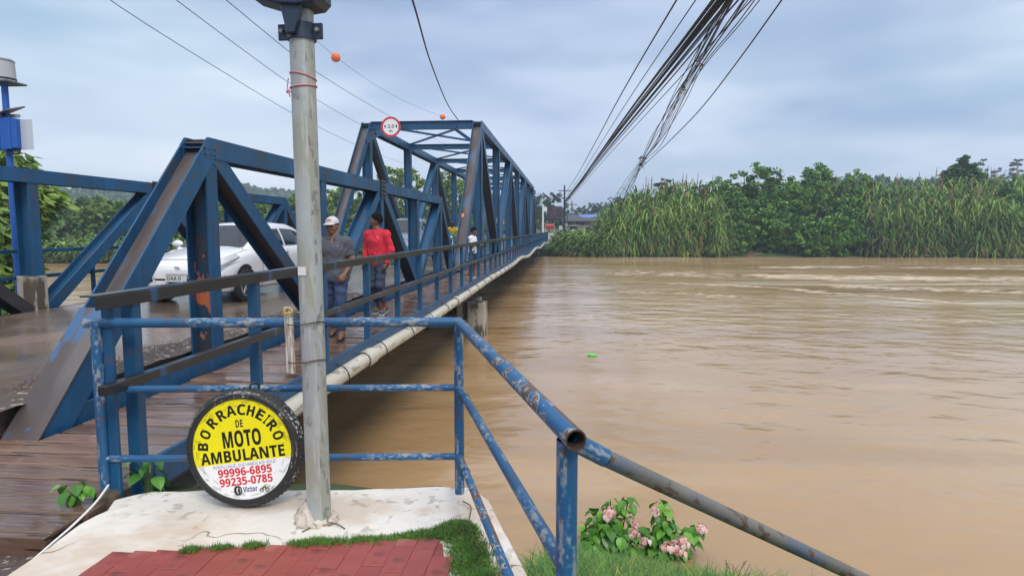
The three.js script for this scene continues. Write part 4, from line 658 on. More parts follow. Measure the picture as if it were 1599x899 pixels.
  part(car, 'number_plate', new THREE.PlaneGeometry(0.4, 0.13), std('number plate', { map: tx, roughness: 0.4 }), [0, 0.475, 2.012]); part(car, 'plate_holder', cbox(0.41, 0.14, 0.018, 0.004), M.black, [0, 0.475, 2.0]);
  for (const d of [-1, 1]) { const seam = (f) => tubeGeo(Array.from({ length: 12 }, (_, i) => f(i / 11)), 0.0035, 4, 22);
    part(car, 'bonnet_seam', seam(t => onBody(lerp(0.98, 1.72, t), lerp(0.265, 0.235, t), d, 0.002)), M.black); part(car, 'bumper_seam', seam(t => onBody(lerp(1.36, 1.9, t), lerp(0.42, 0.40, t), d, 0.002)), M.black);
    for (const z of [0.62, -0.465, -1.3]) part(car, 'door_seam', seam(t => onBody(z, lerp(0.36, 0.77, t), d, 0.007)), M.black); part(car, 'sill_trim', seam(t => onBody(lerp(0.85, -0.95, t), 0.77, d, 0.006)), M.black); }
  part(car, 'bonnet_seam', tubeGeo(Array.from({ length: 15 }, (_, i) => { const a = i / 7 - 1; return onBody(1.72 + 0.06 * (1 - a * a), Math.abs(a) * 0.235, a < 0 ? -1 : 1, 0.004); }), 0.0035, 4, 28), M.black);
  for (const d of [-1, 1]) part(car, 'wiper', beamGeo([d * 0.1 - 0.25, 0.985, 0.96], [d * 0.1 + 0.3, 1.02, 0.88], 0.015, 0.012, 0.003), M.black);
  return car;
}
const whitePaint = phys('white car paint', { color: rgb(0.74, 0.75, 0.77), roughness: 0.35, clearcoat: 1, clearcoatRoughness: 0.06 });
makeCar('white hatchback car facing the camera on the bridge road, seen through the near truss', whitePaint, 'OAA 0', [-6.66, 0.18, -12.5], -0.04);
const rear = makeCar('silver car farther back on the bridge road, mostly hidden by truss members', phys('silver car paint', { color: rgb(0.17, 0.21, 0.26), metalness: 0.4, roughness: 0.35, clearcoat: 1 }), '', [-6.3, 0.18, -25.0], 0); rear.scale.set(1.05, 1.2, 1.05);
function makeBike() {
  const b = thing('motorcycle', 'small green and black motorcycle ridden towards the camera by a person in yellow', 'motorcycle', [-5.6, 0.18, -31.0], 0.05), teal = std('green moto paint', { color: rgb(0.03, 0.22, 0.2), roughness: 0.3 });
  for (const z of [0.62, -0.62]) { const w = sub(b, 'wheel'); w.position.set(0, 0.29, z); part(w, 'tyre', new THREE.TorusGeometry(0.25, 0.045, 10, 32).rotateY(Math.PI / 2), M.rubber); part(w, 'rim', new THREE.TorusGeometry(0.2, 0.012, 6, 28).rotateY(Math.PI / 2), M.chrome); part(w, 'hub', cylGeo(0.05, 0.05, 0.1, 12), M.chrome, [0.05, 0, 0], [0, 0, Math.PI / 2]); }
  for (const d of [-1, 1]) { part(b, 'fork', tubeGeo([[d * 0.075, 0.29, 0.62], [d * 0.075, 0.95, 0.38]], 0.022, 8), M.chrome); part(b, 'indicator', new THREE.SphereGeometry(0.035, 8, 6), M.orangePlastic, [d * 0.2, 0.82, 0.45]);
    const m = part(b, 'mirror', new THREE.SphereGeometry(0.055, 10, 8).scale(1, 0.8, 0.4), M.black, [d * 0.34, 1.22, 0.3]); part(m, 'arm', tubeGeo([[0, 0, 0], [-d * 0.08, -0.19, 0]], 0.007, 5), M.black); part(b, 'grip', tubeGeo([[d * 0.24, 1.02, 0.28], [d * 0.36, 1.01, 0.24]], 0.02, 8), M.black); part(b, 'foot_peg', tubeGeo([[d * 0.1, 0.32, 0], [d * 0.25, 0.32, 0]], 0.015, 6), M.black); }
  part(b, 'front_mudguard', gridGeo((u, v) => { const a = lerp(-0.5, 1.9, u), w = (v - 0.5) * 0.13; return [w, 0.29 + (0.33 - 2 * w * w) * Math.sin(a), 0.62 + 0.33 * Math.cos(a)]; }, 14, 4), teal);
  part(b, 'headlight', new THREE.SphereGeometry(0.09, 16, 10).scale(1.1, 1, 0.6), lampGlass, [0, 0.9, 0.5]); part(b, 'fairing', new THREE.SphereGeometry(0.16, 16, 12).scale(1.1, 1.25, 0.6), teal, [0, 0.96, 0.4]);
  part(b, 'handlebar', tubeGeo([[-0.34, 1.01, 0.24], [-0.15, 1.03, 0.34], [0.15, 1.03, 0.34], [0.34, 1.01, 0.24]], 0.014, 8), M.black);
  part(b, 'fuel_tank', new THREE.SphereGeometry(0.2, 16, 12).scale(0.8, 0.7, 1.35), teal, [0, 0.8, 0.1]); part(b, 'seat', cbox(0.24, 0.09, 0.65, 0.04), M.black, [0, 0.8, -0.4]); part(b, 'engine', cbox(0.26, 0.3, 0.36, 0.05), M.steelDark, [0, 0.42, 0.06]); part(b, 'leg_shield', cbox(0.34, 0.42, 0.05, 0.02), teal, [0, 0.6, 0.3], [-0.35, 0, 0]);
  part(b, 'exhaust', tubeGeo([[0.14, 0.3, 0.15], [0.15, 0.27, -0.2], [0.17, 0.36, -0.75]], 0.035, 10), M.chrome); part(b, 'rear_mudguard', cbox(0.16, 0.05, 0.4, 0.02), M.black, [0, 0.72, -0.78], [0.3, 0, 0]);
  return b;
}
makeBike();

// ================================================================== PEOPLE: one skin per body from a distance field, meshed by surface nets
function surfaceNets(f, lo, hi, h) {
  const n = [0, 1, 2].map(k => Math.ceil((hi[k] - lo[k]) / h) + 1), [nx, ny, nz] = n, val = new Float32Array(nx * ny * nz), id = (i, j, k) => (k * ny + j) * nx + i;
  for (let k = 0; k < nz; k++) for (let j = 0; j < ny; j++) for (let i = 0; i < nx; i++) val[id(i, j, k)] = f(lo[0] + i * h, lo[1] + j * h, lo[2] + k * h);
  const vert = new Int32Array(nx * ny * nz).fill(-1), P = [], I = [];
  for (let k = 0; k + 1 < nz; k++) for (let j = 0; j + 1 < ny; j++) for (let i = 0; i + 1 < nx; i++) {
    let s = 0, x = 0, y = 0, z = 0, c = 0; const g = [];
    for (let q = 0; q < 8; q++) { const v = val[id(i + (q & 1), j + (q >> 1 & 1), k + (q >> 2))]; g.push(v); if (v < 0) s++; }
    if (s === 0 || s === 8) continue;
    for (let a = 0; a < 8; a++) for (const b of [a | 1, a | 2, a | 4]) if (b !== a && (g[a] < 0) !== (g[b] < 0)) { const t = g[a] / (g[a] - g[b]); x += (a & 1) + t * ((b & 1) - (a & 1)); y += (a >> 1 & 1) + t * ((b >> 1 & 1) - (a >> 1 & 1)); z += (a >> 2) + t * ((b >> 2) - (a >> 2)); c++; }
    vert[id(i, j, k)] = P.length / 3; P.push(lo[0] + (i + x / c) * h, lo[1] + (j + y / c) * h, lo[2] + (k + z / c) * h);
  }
  const quad = (a, b, c, d, flip) => { if (a < 0 || b < 0 || c < 0 || d < 0) return; if (flip) I.push(a, c, b, a, d, c); else I.push(a, b, c, a, c, d); };
  for (let k = 1; k + 1 < nz; k++) for (let j = 1; j + 1 < ny; j++) for (let i = 1; i + 1 < nx; i++) {
    const v = val[id(i, j, k)] < 0;
    if (v !== val[id(i + 1, j, k)] < 0) quad(vert[id(i, j - 1, k - 1)], vert[id(i, j, k - 1)], vert[id(i, j, k)], vert[id(i, j - 1, k)], !v);
    if (v !== val[id(i, j + 1, k)] < 0) quad(vert[id(i - 1, j, k - 1)], vert[id(i - 1, j, k)], vert[id(i, j, k)], vert[id(i, j, k - 1)], !v);
    if (v !== val[id(i, j, k + 1)] < 0) quad(vert[id(i - 1, j - 1, k)], vert[id(i, j - 1, k)], vert[id(i, j, k)], vert[id(i - 1, j, k)], !v);
  }
  const N = new Float32Array(P.length), e = h * 0.5;
  for (let i = 0; i < P.length; i += 3) { const [x, y, z] = [P[i], P[i + 1], P[i + 2]]; let a = f(x + e, y, z) - f(x - e, y, z), b = f(x, y + e, z) - f(x, y - e, z), c = f(x, y, z + e) - f(x, y, z - e); const L = Math.hypot(a, b, c) || 1; N[i] = a / L; N[i + 1] = b / L; N[i + 2] = c / L; }
  const g = new THREE.BufferGeometry(); g.setAttribute('position', new THREE.Float32BufferAttribute(P, 3)); g.setAttribute('normal', new THREE.BufferAttribute(N, 3)); for (let t = 0; t < I.length; t += 3) { const [a, b, c] = [I[t] * 3, I[t + 1] * 3, I[t + 2] * 3], u = [P[b] - P[a], P[b + 1] - P[a + 1], P[b + 2] - P[a + 2]], w = [P[c] - P[a], P[c + 1] - P[a + 1], P[c + 2] - P[a + 2]]; if ((u[1] * w[2] - u[2] * w[1]) * N[a] + (u[2] * w[0] - u[0] * w[2]) * N[a + 1] + (u[0] * w[1] - u[1] * w[0]) * N[a + 2] < 0) { const q = I[t + 1]; I[t + 1] = I[t + 2]; I[t + 2] = q; } }
  g.setIndex(I); return boxUV(g);
}
const smin = (a, b, k) => { const h = Math.max(k - Math.abs(a - b), 0) / k; return Math.min(a, b) - h * h * k * 0.25; };
function capsule(p, a, b, ra, rb, sx = 1, sz = 1) {
  const px = (p[0] - a[0]) / sx, py = p[1] - a[1], pz = (p[2] - a[2]) / sz, bx = (b[0] - a[0]) / sx, by = b[1] - a[1], bz = (b[2] - a[2]) / sz, t = clamp((px * bx + py * by + pz * bz) / (bx * bx + by * by + bz * bz + 1e-9));
  return (Math.hypot(px - bx * t, py - by * t, pz - bz * t) - lerp(ra, rb, t)) * Math.min(1, sx, sz);
}
const ell = (p, c, r) => { const x = (p[0] - c[0]) / r[0], y = (p[1] - c[1]) / r[1], z = (p[2] - c[2]) / r[2], k = Math.hypot(x, y, z); return (k - 1) * Math.min(...r); };
const field = (bones, k) => (x, y, z) => { let d = 9; const p = [x, y, z]; for (const b of bones) d = smin(d, capsule(p, ...b), k); return d; };
function bounds(bones, m) { const lo = [9, 9, 9], hi = [-9, -9, -9]; for (const b of bones) for (const q of [b[0], b[1]]) for (let k = 0; k < 3; k++) { const R = Math.max(b[2], b[3]) * Math.max(1, k === 0 ? b[4] || 1 : 1, k === 2 ? b[5] || 1 : 1) + m; lo[k] = Math.min(lo[k], q[k] - R); hi[k] = Math.max(hi[k], q[k] + R); } return [lo, hi]; }
function paintOf(g, f) { const p = g.attributes.position, c = new Float32Array(p.count * 3); for (let i = 0; i < p.count; i++) { const q = f(p.getX(i), p.getY(i), p.getZ(i)); c.set(q, 3 * i); } g.setAttribute('color', new THREE.BufferAttribute(c, 3)); return g; }
function headField(x, y, z) {                    // head in its own frame: chin down, face +z, origin at the neck joint, height about 0.23
  const p = [Math.abs(x), y, z];
  let d = ell(p, [0, 0.135, -0.012], [0.074, 0.092, 0.094]);
  d = smin(d, ell(p, [0, 0.072, 0.022], [0.056, 0.068, 0.066]), 0.04); d = smin(d, ell(p, [0, 0.028, 0.052], [0.03, 0.024, 0.028]), 0.03);
  d = smin(d, ell(p, [0.036, 0.088, 0.058], [0.022, 0.02, 0.02]), 0.025); d = smin(d, ell(p, [0.03, 0.128, 0.072], [0.028, 0.009, 0.014]), 0.015);
  d = smin(d, capsule(p, [0, 0.118, 0.082], [0, 0.084, 0.102], 0.008, 0.0125), 0.012); d = smin(d, ell(p, [0.012, 0.079, 0.092], [0.009, 0.007, 0.011]), 0.008);
  d = smin(d, ell(p, [0, 0.056, 0.083], [0.025, 0.0065, 0.012]), 0.008); d = smin(d, ell(p, [0, 0.046, 0.081], [0.021, 0.0075, 0.012]), 0.008);
  d = Math.max(d, -ell(p, [0.031, 0.111, 0.094], [0.015, 0.009, 0.014]));
  d = smin(d, ell(p, [0.078, 0.1, -0.008], [0.01, 0.03, 0.019]), 0.008); return d;
}
function handGeo(skin, thumbSide, curl) {        // wrist at origin, fingers along -y, palm facing +z
  const B = [[[-0.022, -0.02, 0], [-0.026, -0.075, 0.002], 0.017, 0.014, 1, 0.8], [[0.0, -0.015, 0], [0, -0.08, 0], 0.019, 0.015, 1, 0.8], [[0.022, -0.02, 0], [0.026, -0.075, 0.002], 0.017, 0.014, 1, 0.8], [[0, 0.02, 0], [0, -0.02, 0], 0.025, 0.02, 1, 0.8]];
  const fing = []; [[-0.03, 0.062], [-0.0105, 0.074], [0.0095, 0.07], [0.028, 0.052]].forEach(([x, L], i) => { if (thumbSide < 0) { } let a = [x * -thumbSide, -0.078, 0.002], ang = curl * (0.8 + 0.12 * i), dir = 0; for (let s = 0; s < 3; s++) { dir += ang; const l = L * [0.45, 0.31, 0.24][s], b = [a[0], a[1] - l * Math.cos(dir), a[2] + l * Math.sin(dir)]; fing.push([a, b, 0.0095 - 0.001 * s, 0.0088 - 0.001 * s]); a = b; } });
  const t = thumbSide, th = [[[t * 0.02, -0.025, 0.008], [t * 0.045, -0.052, 0.022], 0.014, 0.011], [[t * 0.045, -0.052, 0.022], [t * 0.05, -0.08, 0.034], 0.011, 0.0085]];
  const f = (x, y, z) => { const p = [x, y, z]; let d = 9; for (const b of B) d = smin(d, capsule(p, ...b), 0.02); let e = 9; for (const b of fing) e = Math.min(e, capsule(p, ...b)); d = smin(d, e, 0.006); for (const b of th) d = smin(d, capsule(p, ...b), 0.01); return d; };
  return paintOf(surfaceNets(f, [-0.075, -0.17, -0.045], [0.075, 0.045, 0.1], 0.0045), () => skin);
}
function frameAlong(dir, facing) { const y = V(...dir).normalize().negate(), z = V(...facing).addScaledVector(y, -V(...facing).dot(y)).normalize(); return new THREE.Matrix4().makeBasis(y.clone().cross(z), y, z); }
function person(o) {        // joints J in metres, feet at y = 0, person faces +z; L = +x side
  const P = thing('person', o.label, 'person', o.pos, o.turn), J = o.J, s = o.size || 1, W = o.wide || 1;
  const torso = [[J.pelvis, J.waist, 0.118 * W, 0.112 * W, 1.28, 0.86], [J.waist, J.chest, 0.112 * W, 0.125 * W, 1.25, 0.86], [J.chest, J.neck, 0.118 * W, 0.065, 1.15, 0.85], [J.shL, J.shR, 0.046 * W, 0.046 * W, 1, 1.1], [J.hipL, J.hipR, 0.10 * W, 0.10 * W, 1, 0.95]];
  const neck = [[J.neck, J.head, 0.056, 0.05]];
  const arm = (q) => [[J['sh' + q], J['el' + q], 0.05 * W, 0.039], [J['el' + q], J['wr' + q], 0.039, 0.027]], upper = (q) => [[J['sh' + q], J['el' + q], 0.05 * W, 0.039]];
  const leg = (q) => [[J['hip' + q], J['kn' + q], 0.083 * W, 0.056], [J['kn' + q], J['an' + q], 0.054, 0.036]];
  const foot = (q) => { const a = J['an' + q], t = J['toe' + q]; return [[[a[0], a[1] - 0.045, a[2] - 0.02], t, 0.034, 0.026, 1.15, 1], [a, [a[0], a[1] - 0.045, a[2] - 0.02], 0.036, 0.034]]; };
  const all = [...torso, ...neck, ...arm('L'), ...arm('R'), ...leg('L'), ...leg('R'), ...foot('L'), ...foot('R')], [lo, hi] = bounds(all, 0.05), tone = o.skin;
  const body = paintOf(surfaceNets(field(all, 0.05), lo, hi, o.cell || 0.014), () => tone);
  const H = new THREE.Matrix4().compose(V(...J.head), new THREE.Quaternion().setFromEuler(new THREE.Euler(o.headTilt || 0, o.headTurn || 0, 0, 'YXZ')), V(1, 1, 1));
  const hd = paintOf(surfaceNets(headField, [-0.1, -0.02, -0.12], [0.1, 0.24, 0.125], 0.0055), (x, y, z) => { let c = tone; if (z > 0.07 && Math.abs(x) < 0.027 && y > 0.039 && y < 0.062) c = mix3(tone, [0.16, 0.05, 0.045], 0.5); if (z > 0.06 && Math.abs(x) > 0.012 && Math.abs(x) < 0.05 && y > 0.127 && y < 0.137) c = [0.012, 0.01, 0.009]; return c; }).applyMatrix4(H);
  const hands = ['L', 'R'].map(q => { const a = J['el' + q], b = J['wr' + q], d = [b[0] - a[0], b[1] - a[1], b[2] - a[2]], hm = frameAlong(o['handDir' + q] || d, o['palm' + q] || [q === 'L' ? -1 : 1, 0, 0.2]); hm.setPosition(V(...b)); return handGeo(tone, q === 'L' ? 1 : -1, o.curl || 0.42).applyMatrix4(hm); });
  part(P, 'body', merge([body, hd, ...hands]), M.skin);
  for (const d of [-1, 1]) { const e = part(P, 'eye', new THREE.SphereGeometry(0.0115, 10, 8), std('eye white', { color: rgb(0.5, 0.48, 0.45), roughness: 0.2 })); e.applyMatrix4(H.clone().multiply(new THREE.Matrix4().makeTranslation(d * 0.031, 0.111, 0.073))); part(e, 'iris', new THREE.SphereGeometry(0.0065, 8, 6), M.black, [0, 0, 0.0068]); }
  const cloth = (name, bones, grow, cuts, mat, k = 0.05) => { const f0 = field(bones.map(b => [b[0], b[1], b[2] + grow, b[3] + grow, b[4], b[5]]), k), n1 = (x, y, z) => 0.0045 * Math.sin(30 * y + 13 * x + 5 * Math.sin(13 * z + 7 * x)) * Math.sin(15 * x + 11 * z + 5 * y) + 0.0025 * Math.sin(52 * y - 31 * x + 4 * Math.sin(20 * x)), f = (x, y, z) => { let d = f0(x, y, z) + n1(x, y, z); for (const c of cuts) d = Math.max(d, c(x, y, z)); return d; }; const [a, b] = bounds(bones, grow + 0.05); return part(P, name, surfaceNets(f, a, b, o.cell || 0.012), mat); };
  const off = (a, b, t) => { const d = [b[0] - a[0], b[1] - a[1], b[2] - a[2]], L = Math.hypot(...d); return (x, y, z) => ((x - a[0]) * d[0] + (y - a[1]) * d[1] + (z - a[2]) * d[2]) / L - t * L; };   // beyond fraction t of a bone
  const hem = J.pelvis[1] + (o.hem ?? -0.08);
  const shirtBones = [...torso, ...(o.longSleeve ? [...arm('L'), ...arm('R')] : [...upper('L'), ...upper('R')])];
  const nearArm = (q) => (x, y, z) => { const b = upper(q)[0], c = capsule([x, y, z], b[0], b[1], 0.075 * W, 0.09, 1, 1); return c < 0.012 ? off(J['sh' + q], J['el' + q], 0.68)(x, y, z) : -1; };
  const cuffs = o.longSleeve ? ['L', 'R'].map(q => (x, y, z) => { const a = J['el' + q], b = J['wr' + q]; return capsule([x, y, z], a, b, 0.06, 0.06) < 0.01 ? off(a, b, 0.97)(x, y, z) : -1; }) : ['L', 'R'].map(nearArm);
  const shirt = cloth('shirt', shirtBones, 0.017, [(x, y, z) => hem - y, (x, y, z) => { const nx = x - J.neck[0], nz = z - J.neck[2], Y = J.neck[1]; let h = y > Y - 0.06 ? (o.vneck ? 0.062 : 0.058) - Math.hypot(nx, nz * 0.95) : -1; if (o.vneck && nz > 0.02) h = Math.max(h, 0.3 * (y - (Y - 0.10)) - Math.abs(nx)); return Math.max(h, y - Y - 0.035); }, ...cuffs], o.shirt);
  if (o.collar) for (const d of [-1, 1]) part(shirt, 'collar_flap', cbox(0.075, 0.012, 0.05, 0.004), o.shirt, [J.neck[0] + d * 0.055, J.neck[1] - 0.012, J.neck[2] + 0.075], [0.75, d * 0.5, -d * 0.5]);
  if (o.collar) part(shirt, 'collar', tubeGeo(Array.from({ length: 14 }, (_, i) => { const a = -1.05 + i / 13 * (2 * Math.PI - 1.04) + Math.PI / 2 + 0.53 * 2; return [J.neck[0] + 0.078 * Math.cos(a), J.neck[1] + 0.012 - 0.035 * Math.sin(a), J.neck[2] + 0.07 * Math.sin(a)]; }), 0.014, 6, 40), o.shirt);
  if (o.badge) part(shirt, 'chest_mark', cbox(0.026, 0.02, 0.003, 0.001), M.white, o.badge);
  const legs = ['L', 'R'].flatMap(leg), low = o.trouserEnd ?? 1;
  part(P, 'trousers', (() => { const bones = [...legs, [J.hipL, J.hipR, 0.105 * W, 0.105 * W, 1, 0.95], [J.pelvis, J.waist, 0.118 * W, 0.11 * W, 1.25, 0.84]], g0 = 0.012, f0 = field(bones.map((b, i) => [b[0], b[1], b[2] + g0, b[3] + g0 + (i === 1 || i === 3 ? 0.012 : 0.004), b[4], b[5]]), 0.03); const ends = ['L', 'R'].map(q => low > 1 ? (x, y, z) => -1 : low > 0 && low < 0.5 ? (x, y, z) => capsule([x, y, z], J['hip' + q], J['an' + q], 0.2, 0.2) < 0 ? off(J['hip' + q], J['kn' + q], low * 2)(x, y, z) : -1 : (x, y, z) => { const a = J['kn' + q], b = J['an' + q]; return capsule([x, y, z], a, b, 0.1, 0.1) < 0.0 ? off(a, b, low)(x, y, z) : -1; });
    const f = (x, y, z) => { let d = f0(x, y, z) + 0.008 * Math.sin(26 * y + 8 * x + 3 * Math.sin(9 * y)) * Math.sin(31 * z + 14 * y + 6 * x); d = Math.max(d, y - (J.pelvis[1] + 0.1)); for (const c of ends) d = Math.max(d, c(x, y, z)); return d; }; const [a, b] = bounds(bones, 0.06); return surfaceNets(f, a, b, o.cell || 0.012); })(), o.trousers);
  for (const q of ['L', 'R']) { const t = J['toe' + q], a = J['an' + q]; 
    if (o.shoe === 'sandal') { const d = [t[0] - a[0], 0, t[2] - a[2]], L = Math.hypot(...d), g = cbox(0.095, 0.018, 0.27, 0.008); const m = part(P, 'flip_flop', g, o.shoeMat, [a[0] + d[0] * 0.42, (a[1] - 0.045 + t[1]) / 2 - 0.036, a[2] + d[2] * 0.42], [Math.atan2(a[1] - 0.045 - t[1], L), Math.atan2(d[0], d[2]), 0, 'YXZ']); part(m, 'strap', tubeGeo([[-0.045, 0.01, 0.0], [-0.02, 0.045, 0.05], [0, 0.03, 0.09], [0.02, 0.045, 0.05], [0.045, 0.01, 0.0]], 0.007, 6), o.shoeMat); }
    else part(P, 'shoe', surfaceNets(field(foot(q).map(b => [b[0], b[1], b[2] + 0.012, b[3] + 0.012, b[4], b[5]]), 0.03), ...bounds(foot(q), 0.05), 0.01), o.shoeMat); }
  const hs = (name, f, mat) => { const g = surfaceNets(f, [-0.12, -0.0, -0.14], [0.12, 0.27, 0.2], 0.006); g.applyMatrix4(H); return part(P, name, g, mat); };
  if (o.hair) hs('hair', (x, y, z) => Math.max(ell([x, y, z], [0, 0.145, -0.016], [0.086, 0.101 + (o.hairUp || 0), 0.104]) - 0.004 + 0.003 * Math.sin(60 * x) * Math.sin(55 * y) * Math.sin(58 * z), 0.1 + 0.55 * Math.max(0, z + 0.03) + 0.35 * clamp(z + 0.0, 0, 0.1) - y - 0.045 * sstep(-0.03, -0.09, z)), phys('black hair', { color: rgb(0.008, 0.007, 0.006), roughness: 0.9, specularIntensity: 0.25, bumpMap: rubberBump, bumpScale: 0.004 }));
  if (o.cap) { hs('hair', (x, y, z) => Math.max(ell([x, y, z], [0, 0.135, -0.02], [0.081, 0.095, 0.098]), y - 0.16, 0.085 + 0.9 * Math.max(0, z + 0.02) - y), std('short dark hair', { color: rgb(0.012, 0.01, 0.009), roughness: 0.7 }));
    const c = hs('cap', (x, y, z) => Math.min(Math.max(ell([x, y, z], [0, 0.15, -0.012], [0.088, 0.094, 0.105]), 0.148 - y), Math.max(ell([x, y, z], [0, 0.148 - 0.25 * x * x * 10 * 0.3, 0.085], [0.078, 0.012, 0.085]), -z + 0.02)), std('pale cap', { color: rgb(0.55, 0.56, 0.58), roughness: 0.8, bumpMap: clothBump, bumpScale: 0.003 })); const pg = cbox(0.06, 0.03, 0.006, 0.002); pg.applyMatrix4(H.clone().multiply(new THREE.Matrix4().makeTranslation(0.0, 0.2, 0.077)).multiply(new THREE.Matrix4().makeRotationX(-0.65))); part(c, 'cap_patch', pg, std('faded red patch', { color: rgb(0.55, 0.16, 0.14), roughness: 0.8 })); }
  if (o.helmet) { hs('helmet', (x, y, z) => Math.max(ell([x, y, z], [0, 0.13, 0.0], [0.115, 0.125, 0.135]), -Math.max(Math.abs(x) - 0.08, Math.abs(y - 0.1) - 0.045, 0.05 - z), 0.015 - y), M.black); }
  return P;
}
const shirtMat = (c) => std('shirt cloth', { color: rgb(...c), roughness: 0.85, bumpMap: clothBump, bumpScale: 0.006 });
const denim = std('denim', { map: denimTex, color: rgb(1.5, 1.5, 1.5), roughness: 0.85, bumpMap: clothBump, bumpScale: 0.006 });
person({ label: 'person in grey polo shirt and pale cap walking on the footway beside the pole', pos: [-3.16, 0, -8.45], turn: 0.12, wide: 1.1, skin: [0.21, 0.10, 0.055], cell: 0.013, headTilt: 0.12, headTurn: -0.25, cap: true, collar: true, vneck: true, shirt: shirtMat([0.085, 0.09, 0.115]), trousers: denim, shoe: 'sandal', shoeMat: std('black rubber', { color: rgb(0.02, 0.02, 0.02), roughness: 0.6 }), trouserEnd: 0.93, hem: -0.1, badge: [0.075, 1.27, 0.128],
  J: { pelvis: [0, 0.90, 0], waist: [0.0, 1.04, 0.0], chest: [0.0, 1.22, 0.01], neck: [0, 1.385, 0.0], head: [0, 1.43, 0.02], shL: [0.18, 1.325, 0], shR: [-0.18, 1.325, 0], elL: [0.255, 1.07, -0.01], elR: [-0.25, 1.08, -0.04], wrL: [0.165, 0.89, 0.12], wrR: [-0.25, 0.86, 0.05], hipL: [0.085, 0.86, 0], hipR: [-0.085, 0.86, 0], knL: [0.1, 0.49, 0.1], knR: [-0.09, 0.48, -0.02], anL: [0.105, 0.10, 0.12], anR: [-0.09, 0.14, -0.3], toeL: [0.115, 0.04, 0.26], toeR: [-0.1, 0.035, -0.17] }, palmL: [-0.5, 0, -1], curl: 0.6 });
person({ label: 'person in red long-sleeved shirt, head turned aside, walking on the footway', pos: [-3.32, 0, -11.0], turn: -0.18, wide: 1.0, skin: [0.17, 0.08, 0.045], cell: 0.013, headTurn: -1.15, hair: true, hairUp: 0.012, longSleeve: true, shirt: shirtMat([0.62, 0.022, 0.045]), trousers: std('dark trousers', { color: rgb(0.035, 0.05, 0.085), roughness: 0.85, bumpMap: clothBump, bumpScale: 0.006 }), shoe: 'sandal', shoeMat: std('pale blue rubber', { color: rgb(0.22, 0.36, 0.45), roughness: 0.6 }), trouserEnd: 0.72, hem: -0.1, badge: [0.07, 1.36, 0.128],
  J: { pelvis: [0, 0.95, 0], waist: [0.0, 1.10, 0.0], chest: [0.0, 1.30, 0.01], neck: [0, 1.475, 0.0], head: [-0.01, 1.53, 0.015], shL: [0.185, 1.41, 0.02], shR: [-0.185, 1.41, -0.02], elL: [0.265, 1.14, 0.0], elR: [-0.245, 1.14, -0.06], wrL: [0.215, 0.90, 0.1], wrR: [-0.255, 0.89, 0.03], hipL: [0.085, 0.91, 0], hipR: [-0.085, 0.91, 0], knL: [0.09, 0.52, 0.13], knR: [-0.1, 0.51, 0.04], anL: [0.11, 0.13, -0.04], anR: [-0.1, 0.12, -0.22], toeL: [0.115, 0.045, 0.1], toeR: [-0.105, 0.04, -0.08] } });
person({ label: 'person in white shirt and blue shorts at the footway railing, facing the river', pos: [-2.93, 0, -19.7], turn: 1.35, wide: 0.95, skin: [0.16, 0.07, 0.04], cell: 0.016, headTilt: 0.25, hair: true, shirt: shirtMat([0.72, 0.73, 0.76]), trousers: std('blue shorts', { color: rgb(0.018, 0.035, 0.10), roughness: 0.85 }), shoe: 'sandal', shoeMat: M.white, trouserEnd: 0.46, hem: -0.1,
  J: { pelvis: [0, 0.84, 0], waist: [0, 0.97, 0.0], chest: [0, 1.13, 0.01], neck: [0, 1.275, 0.0], head: [0, 1.32, 0.03], shL: [0.16, 1.22, 0], shR: [-0.16, 1.22, 0], elL: [0.2, 1.0, 0.06], elR: [-0.2, 1.0, 0.06], wrL: [0.16, 1.0, 0.28], wrR: [-0.15, 0.99, 0.28], hipL: [0.08, 0.80, 0], hipR: [-0.08, 0.80, 0], knL: [0.09, 0.45, 0.03], knR: [-0.09, 0.45, 0.0], anL: [0.09, 0.10, -0.02], anR: [-0.09, 0.10, -0.08], toeL: [0.1, 0.035, 0.12], toeR: [-0.1, 0.035, 0.06] }, palmL: [0, -1, 0], palmR: [0, -1, 0] });
person({ label: 'person in yellow shirt and dark helmet riding the motorcycle on the bridge', pos: [-5.6, 0.18, -31.0], turn: 0.05, wide: 1.05, skin: [0.16, 0.07, 0.04], cell: 0.016, helmet: true, shirt: shirtMat([0.72, 0.5, 0.015]), trousers: denim, shoe: 'boot', shoeMat: M.black, trouserEnd: 0.95, hem: -0.05,
  J: { pelvis: [0, 0.93, -0.3], waist: [0, 1.06, -0.27], chest: [0, 1.24, -0.2], neck: [0, 1.40, -0.15], head: [0, 1.44, -0.12], shL: [0.185, 1.33, -0.17], shR: [-0.185, 1.33, -0.17], elL: [0.33, 1.13, -0.02], elR: [-0.33, 1.13, -0.02], wrL: [0.31, 1.05, 0.2], wrR: [-0.31, 1.05, 0.2], hipL: [0.1, 0.9, -0.28], hipR: [-0.1, 0.9, -0.28], knL: [0.2, 0.74, 0.12], knR: [-0.2, 0.74, 0.12], anL: [0.19, 0.4, -0.05], anR: [-0.19, 0.4, -0.05], toeL: [0.2, 0.345, 0.1], toeR: [-0.2, 0.345, 0.1] }, palmL: [0, -1, 0], palmR: [0, -1, 0], curl: 0.7 });

